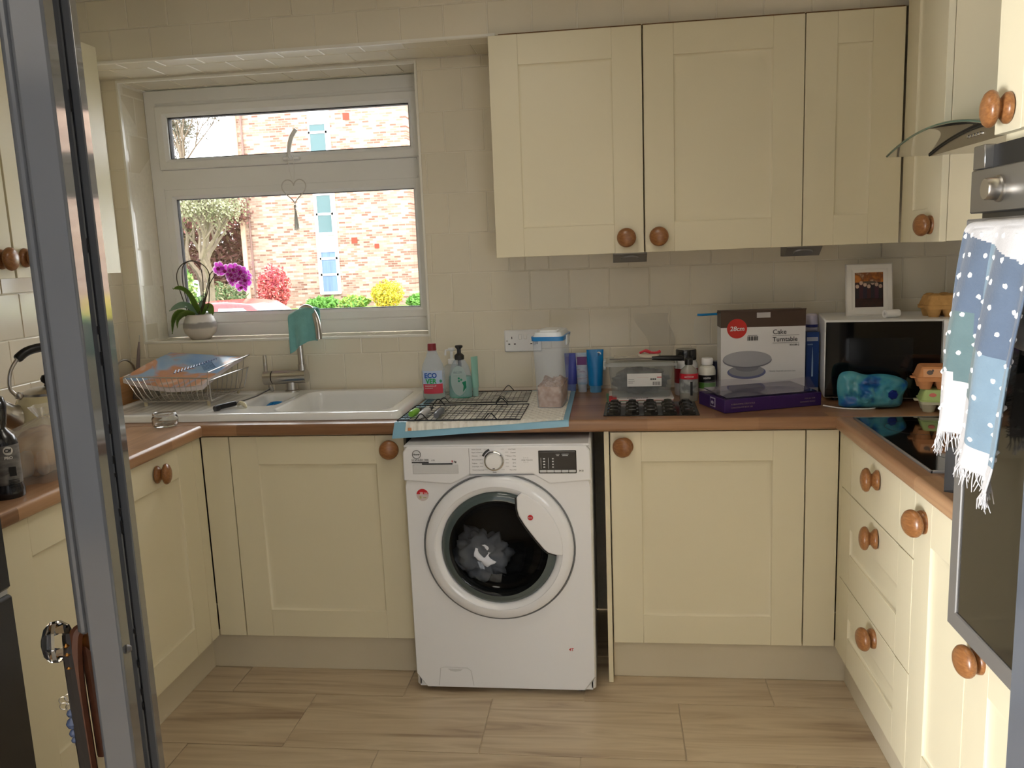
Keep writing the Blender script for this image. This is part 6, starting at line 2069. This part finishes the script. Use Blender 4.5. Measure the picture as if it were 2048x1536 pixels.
for z in (1.0, 3.7, 6.5):
    o = MB().rectframe(.1, 2.2, z, z + 1.6, [(0, 0), (0, -.12), (.08, -.12), (.08, -.02)]).build('window', UPVC, wing)
    MB().box(.16, 2.1, -.08, -.02, z + .06, z + 1.54).build('pane', mat('blue_pane_%d' % int(z), S(120, 146, 180), .1), o, smooth=0)
far = thing('distant_building', 'far building with a white balcony slab beyond the trees', 'building', (-20.5, 42, GZ))
MB().box(-4, 5.2, 0, 6, 0, 3.1).build('wall', mat('far_wall', S(120, 98, 92), .9, vary=.1), far, smooth=0)
MB().box(1.5, 5.4, -1.2, 0, 3.05, 3.25).build('balcony', WPAINT, far, smooth=0)
MB().box(1.6, 5.3, -1.15, -1.1, 3.25, 4.0).build('balcony_rail', mat('grey_blue_rail', S(120, 130, 140), .6), far, smooth=0)

def foliage(n, rx, ry, rz, size, rnd, shell=.55, flat=0.0):
    w = MB()
    for k in range(n):
        while True:
            p = Vector((rnd.uniform(-1, 1), rnd.uniform(-1, 1), rnd.uniform(-1, 1)))
            if shell < p.length < 1: break
        p *= 1 + .18 * noise.noise(p * 2.2)
        c = Vector((p.x * rx, p.y * ry, p.z * rz))
        a = Vector((rnd.gauss(0, 1), rnd.gauss(0, 1), rnd.gauss(0, 1))).normalized()
        b = a.orthogonal().normalized() * size * rnd.uniform(.5, 1)
        a = a * size * rnd.uniform(.7, 1.3)
        w.add([c - a, c + b * .5, c + a, c - b * .5], [(0, 1, 2, 3)], 0 if rnd.random() < .65 else 1)
    return w
def bush(name, label, loc, r, n, size, c1, c2, seed):
    rnd = random.Random(seed)
    t = thing(name, label, 'bush', loc)
    w = foliage(n, r[0], r[1], r[2], size, rnd, .35)
    o = w.build('foliage', [mat(name + '_leaf_a%d' % seed, c1, .7), mat(name + '_leaf_b%d' % seed, c2, .7)], t, smooth=0, loc=(0, 0, r[2]))
    o['kind'] = 'stuff'
    w = MB()
    for k in range(4):
        w.tube([(0, 0, 0), (r[0] * .4 * math.cos(k * 1.6), r[1] * .4 * math.sin(k * 1.6), r[2])], .04, 5)
    w.build('stems', mat(name + '_stem%d' % seed, S(90, 70, 56), .9), t)
    return t
bush('red_shrub', 'pink-red shrub against the brick apartment block', (-12.6, 30.2, GZ), (.68, .6, .98), 1500, .10, S(160, 60, 62), S(196, 108, 100), 1)
bush('yellow_shrub', 'bright yellow shrub at the right of the brick gable', (-8.0, 31, GZ), (.70, .6, .58), 1300, .08, S(190, 166, 40), S(150, 150, 44), 2)
for k, (x, r_, lab) in enumerate(((-10.95, .66, 'low green plants beside the pink-red shrub'), (-9.55, .62, 'low yellow-green plants in the middle of the flower bed'), (-6.72, .52, 'low green plants right of the yellow shrub'))):
    bush('low_plants', lab, (x, 31.3, GZ), (r_, .5, .26), 900, .13, S(78, 124, 48) if k != 1 else S(120, 140, 54), S(98, 146, 60), 10 + k)
bush('hedge_bush', 'grey-green bush left of the brick gable behind the orchid flowers', (-13.55, 27.6, GZ), (.85, .7, .70), 1300, .10, S(76, 92, 56), S(126, 118, 86), 4)
bush('hedge_bush', 'bright green bush below the bare tree', (-15.2, 27.3, GZ), (.7, .7, 1.0), 1200, .10, S(96, 126, 52), S(130, 146, 78), 5)
bush('hedge_bush', 'dark green hedge at the left edge of the window', (-17.2, 30.5, GZ), (.75, .8, 1.25), 1000, .12, S(62, 104, 48), S(90, 130, 62), 6)
bush('hedge_bush', 'low dark hedge along the path behind the orchid', (-15.9, 29.4, GZ), (1.5, .6, .45), 1100, .10, S(60, 90, 48), S(84, 112, 62), 7)

bush('copper_tree', 'large reddish-brown leafy tree beside the brick corner', (-17.0, 35.2, GZ), (1.9, 1.2, 2.9), 4200, .16, S(104, 66, 60), S(120, 96, 74), 8)['category'] = 'tree'

def tree(name, label, loc, h, spread, nl, lsize, c1, c2, seed, levels=5, trunk=.18, crown=None, lean=(0, 0)):
    rnd = random.Random(seed)
    t = thing(name, label, 'tree', loc)
    w = MB()
    tips = []
    def grow(p, d, ln, r, lv):
        q = p + d * ln
        m_ = (p + q) / 2 + Vector((rnd.uniform(-1, 1), rnd.uniform(-1, 1), 0)) * ln * .08
        w.tube([p, m_, q], [r, r * .85, r * .68], 5 if lv > 1 else 4, cap=False)
        if lv <= 2: tips.append((q, d))
        if lv == 0: return
        for _ in range(rnd.choice((2, 3, 3))):
            nd = (d + Vector((rnd.uniform(-1, 1) * spread, rnd.uniform(-1, 1) * spread, rnd.uniform(-.25, .55)))).normalized()
            grow(q, nd, ln * rnd.uniform(.62, .85), r * .62, lv - 1)
    grow(Vector((0, 0, 0)), Vector((lean[0], lean[1], 1)).normalized(), h, trunk, levels)
    w.build('branches', mat(name + '_bark%d' % seed, S(104, 92, 78), .95, vary=.2, vscale=8), t)
    w2 = MB()
    for k in range(nl):
        p, d = rnd.choice(tips)
        c = p + Vector((rnd.gauss(0, 1), rnd.gauss(0, 1), rnd.gauss(0, 1))) * lsize * 2.6
        a = Vector((rnd.gauss(0, 1), rnd.gauss(0, 1), rnd.gauss(0, 1))).normalized()
        b = a.orthogonal().normalized() * lsize * .5
        a = a * lsize
        w2.add([c - a, c + b, c + a, c - b], [(0, 1, 2, 3)], 0 if rnd.random() < .6 else 1)
    o = w2.build('leaves', [mat(name + '_leaf_a%d' % seed, c1, .8), mat(name + '_leaf_b%d' % seed, c2, .8)], t, smooth=0)
    o['kind'] = 'stuff'
    return t
tree('garden_tree', 'grey-green budding tree with forked trunk left of the brick block', (-12.45, 24.5, GZ), 1.35, .62, 5200, .055, S(132, 132, 104), S(110, 108, 80), 21, 6, .20)
tree('garden_tree', 'tall bare-branched tree rising behind, against the white sky', (-20.4, 38, GZ), 3.0, .55, 6000, .08, S(104, 104, 90), S(92, 88, 78), 22, 7, .24)
tree('garden_tree', 'reddish-leaved tree behind the forked tree', (-16.3, 31.4, GZ), 1.35, .55, 6000, .09, S(112, 66, 62), S(88, 50, 48), 24, 6, .24)
tree('garden_tree', 'dark-trunked tree beside the brick corner', (-18.6, 33.4, GZ), 1.6, .5, 2600, .08, S(140, 110, 96), S(120, 130, 84), 27, 5, .34)

def car(name, label, loc, rz, body, L=4.1, W=1.7, H=1.45):
    t = thing(name, label, 'car', loc, rz)
    m = mat(name + '_paint_' + label.split()[0], body, .25, coat=.6)
    low = [(-L / 2, .3), (-L / 2 - .02, .62), (-L / 2 + .12, .84), (-L * .18, .90), (L * .40, .92), (L / 2 - .03, .84), (L / 2, .55), (L / 2 - .02, .3)]
    w = MB()
    sec = lambda k: 1 - .04 * abs(k)
    w.prism(low, -W / 2, W / 2, 'y')
    o = w.build('body', m, t, smooth=30)
    b = o.modifiers.new('bevel', 'BEVEL'); b.width = .06; b.segments = 3; b.limit_method = 'ANGLE'
    cab = [(-L * .26, .88), (-L * .10, H - .05), (L * .02, H), (L * .22, H - .02), (L * .38, H - .12), (L * .44, .90)]
    w = MB()
    n = len(cab)
    vs = [(x, -W / 2 * (1 if z < 1 else .80), z) for x, z in cab] + [(x, W / 2 * (1 if z < 1 else .80), z) for x, z in cab]
    w.add(vs, [tuple(range(n)), tuple(range(n, 2 * n))] + [(i, (i + 1) % n, (i + 1) % n + n, i + n) for i in range(n)], 0)
    o = w.build('cabin', m, t, smooth=30)
    b = o.modifiers.new('bevel', 'BEVEL'); b.width = .05; b.segments = 3; b.limit_method = 'ANGLE'
    gm = mat(name + '_glass_' + label.split()[0], S(190, 205, 210), .05, coat=.6)
    for s_ in (-1, 1):
        yo = lambda z: s_ * (W / 2 * (1 - .20 * (z - .88) / (H - .88)) + .006)
        for a, b2, c, d in ((-L * .19, L * .06, -L * .07, L * .05), (L * .08, L * .38, L * .08, L * .30)):
            w = MB().add([(a, yo(.95), .95), (b2, yo(.95), .95), (d, yo(H - .12), H - .12), (c, yo(H - .12), H - .12), (a, yo(.95) - s_ * .03, .95), (b2, yo(.95) - s_ * .03, .95), (d, yo(H - .12) - s_ * .03, H - .12), (c, yo(H - .12) - s_ * .03, H - .12)],
                         [(0, 1, 2, 3), (4, 5, 6, 7), (0, 1, 5, 4), (1, 2, 6, 5), (2, 3, 7, 6), (3, 0, 4, 7)])
            w.build('side_window', gm, t, smooth=0)
    for (x0, z0), (x1, z1) in (((-L * .252, .93), (-L * .115, H - .10)), ((L * .435, .95), (L * .388, H - .17))):
        dx = -.012 if x0 < 0 else .012
        w = MB().add([(x0 + dx, -W * .42, z0), (x0 + dx, W * .42, z0), (x1 + dx, W * .37, z1), (x1 + dx, -W * .37, z1), (x0 - dx, -W * .42, z0 - .01), (x0 - dx, W * .42, z0 - .01), (x1 - dx, W * .37, z1 - .01), (x1 - dx, -W * .37, z1 - .01)],
                     [(0, 1, 2, 3), (4, 5, 6, 7), (0, 1, 5, 4), (1, 2, 6, 5), (2, 3, 7, 6), (3, 0, 4, 7)])
        w.build('windscreen', gm, t, smooth=0)
    for x in (-L * .31, L * .30):
        for s_ in (-1, 1):
            MB(Matrix.Translation((x, s_ * (W / 2 - .09), .31)) @ Matrix.Rotation(PI / 2, 4, 'X')).lathe([(0, .1), (.19, .1), (.20, .11), (.31, .10), (.31, -.10), (0, -.1)], 20).build('wheel', RUBBER, t)
    return t
car('parked_car', 'red car parked outside just below the window', (-6.05, 13.2, GZ + .02 - .05), PI, S(176, 18, 24), H=1.42)
car('parked_car', 'white car parked left beyond the lawn', (-19.3, 34.0, GZ), .5, S(230, 232, 236))
car('parked_car', 'black car parked far behind beyond the hedge', (-21.6, 38.6, GZ), .2, S(40, 44, 54))

# things of one kind share a group
GROUPS = {'base_cabinet': 'cream shaker base cupboards', 'wall_cabinet': 'cream shaker wall cupboards', 'worktop': 'wood-block worktops', 'cooling_rack': 'wire cooling racks on the pad',
          'egg_box': 'cardboard egg boxes in the corner', 'cream_tube': 'squeeze tubes by the back wall', 'cable': 'white cables on the worktop', 'peeler': 'peelers on the front rack',
          'booklet': 'booklets under the plastic tub', 'parked_car': 'cars parked outside', 'garden_tree': 'trees outside the window', 'hedge_bush': 'green bushes outside',
          'low_plants': 'low plants in the flower bed', 'laundry': 'garments in the drum'}
for o in list(COL.objects):
    if o.parent is None and o.name.split('.')[0] in GROUPS and 'label' in o:
        o['group'] = GROUPS[o.name.split('.')[0]]
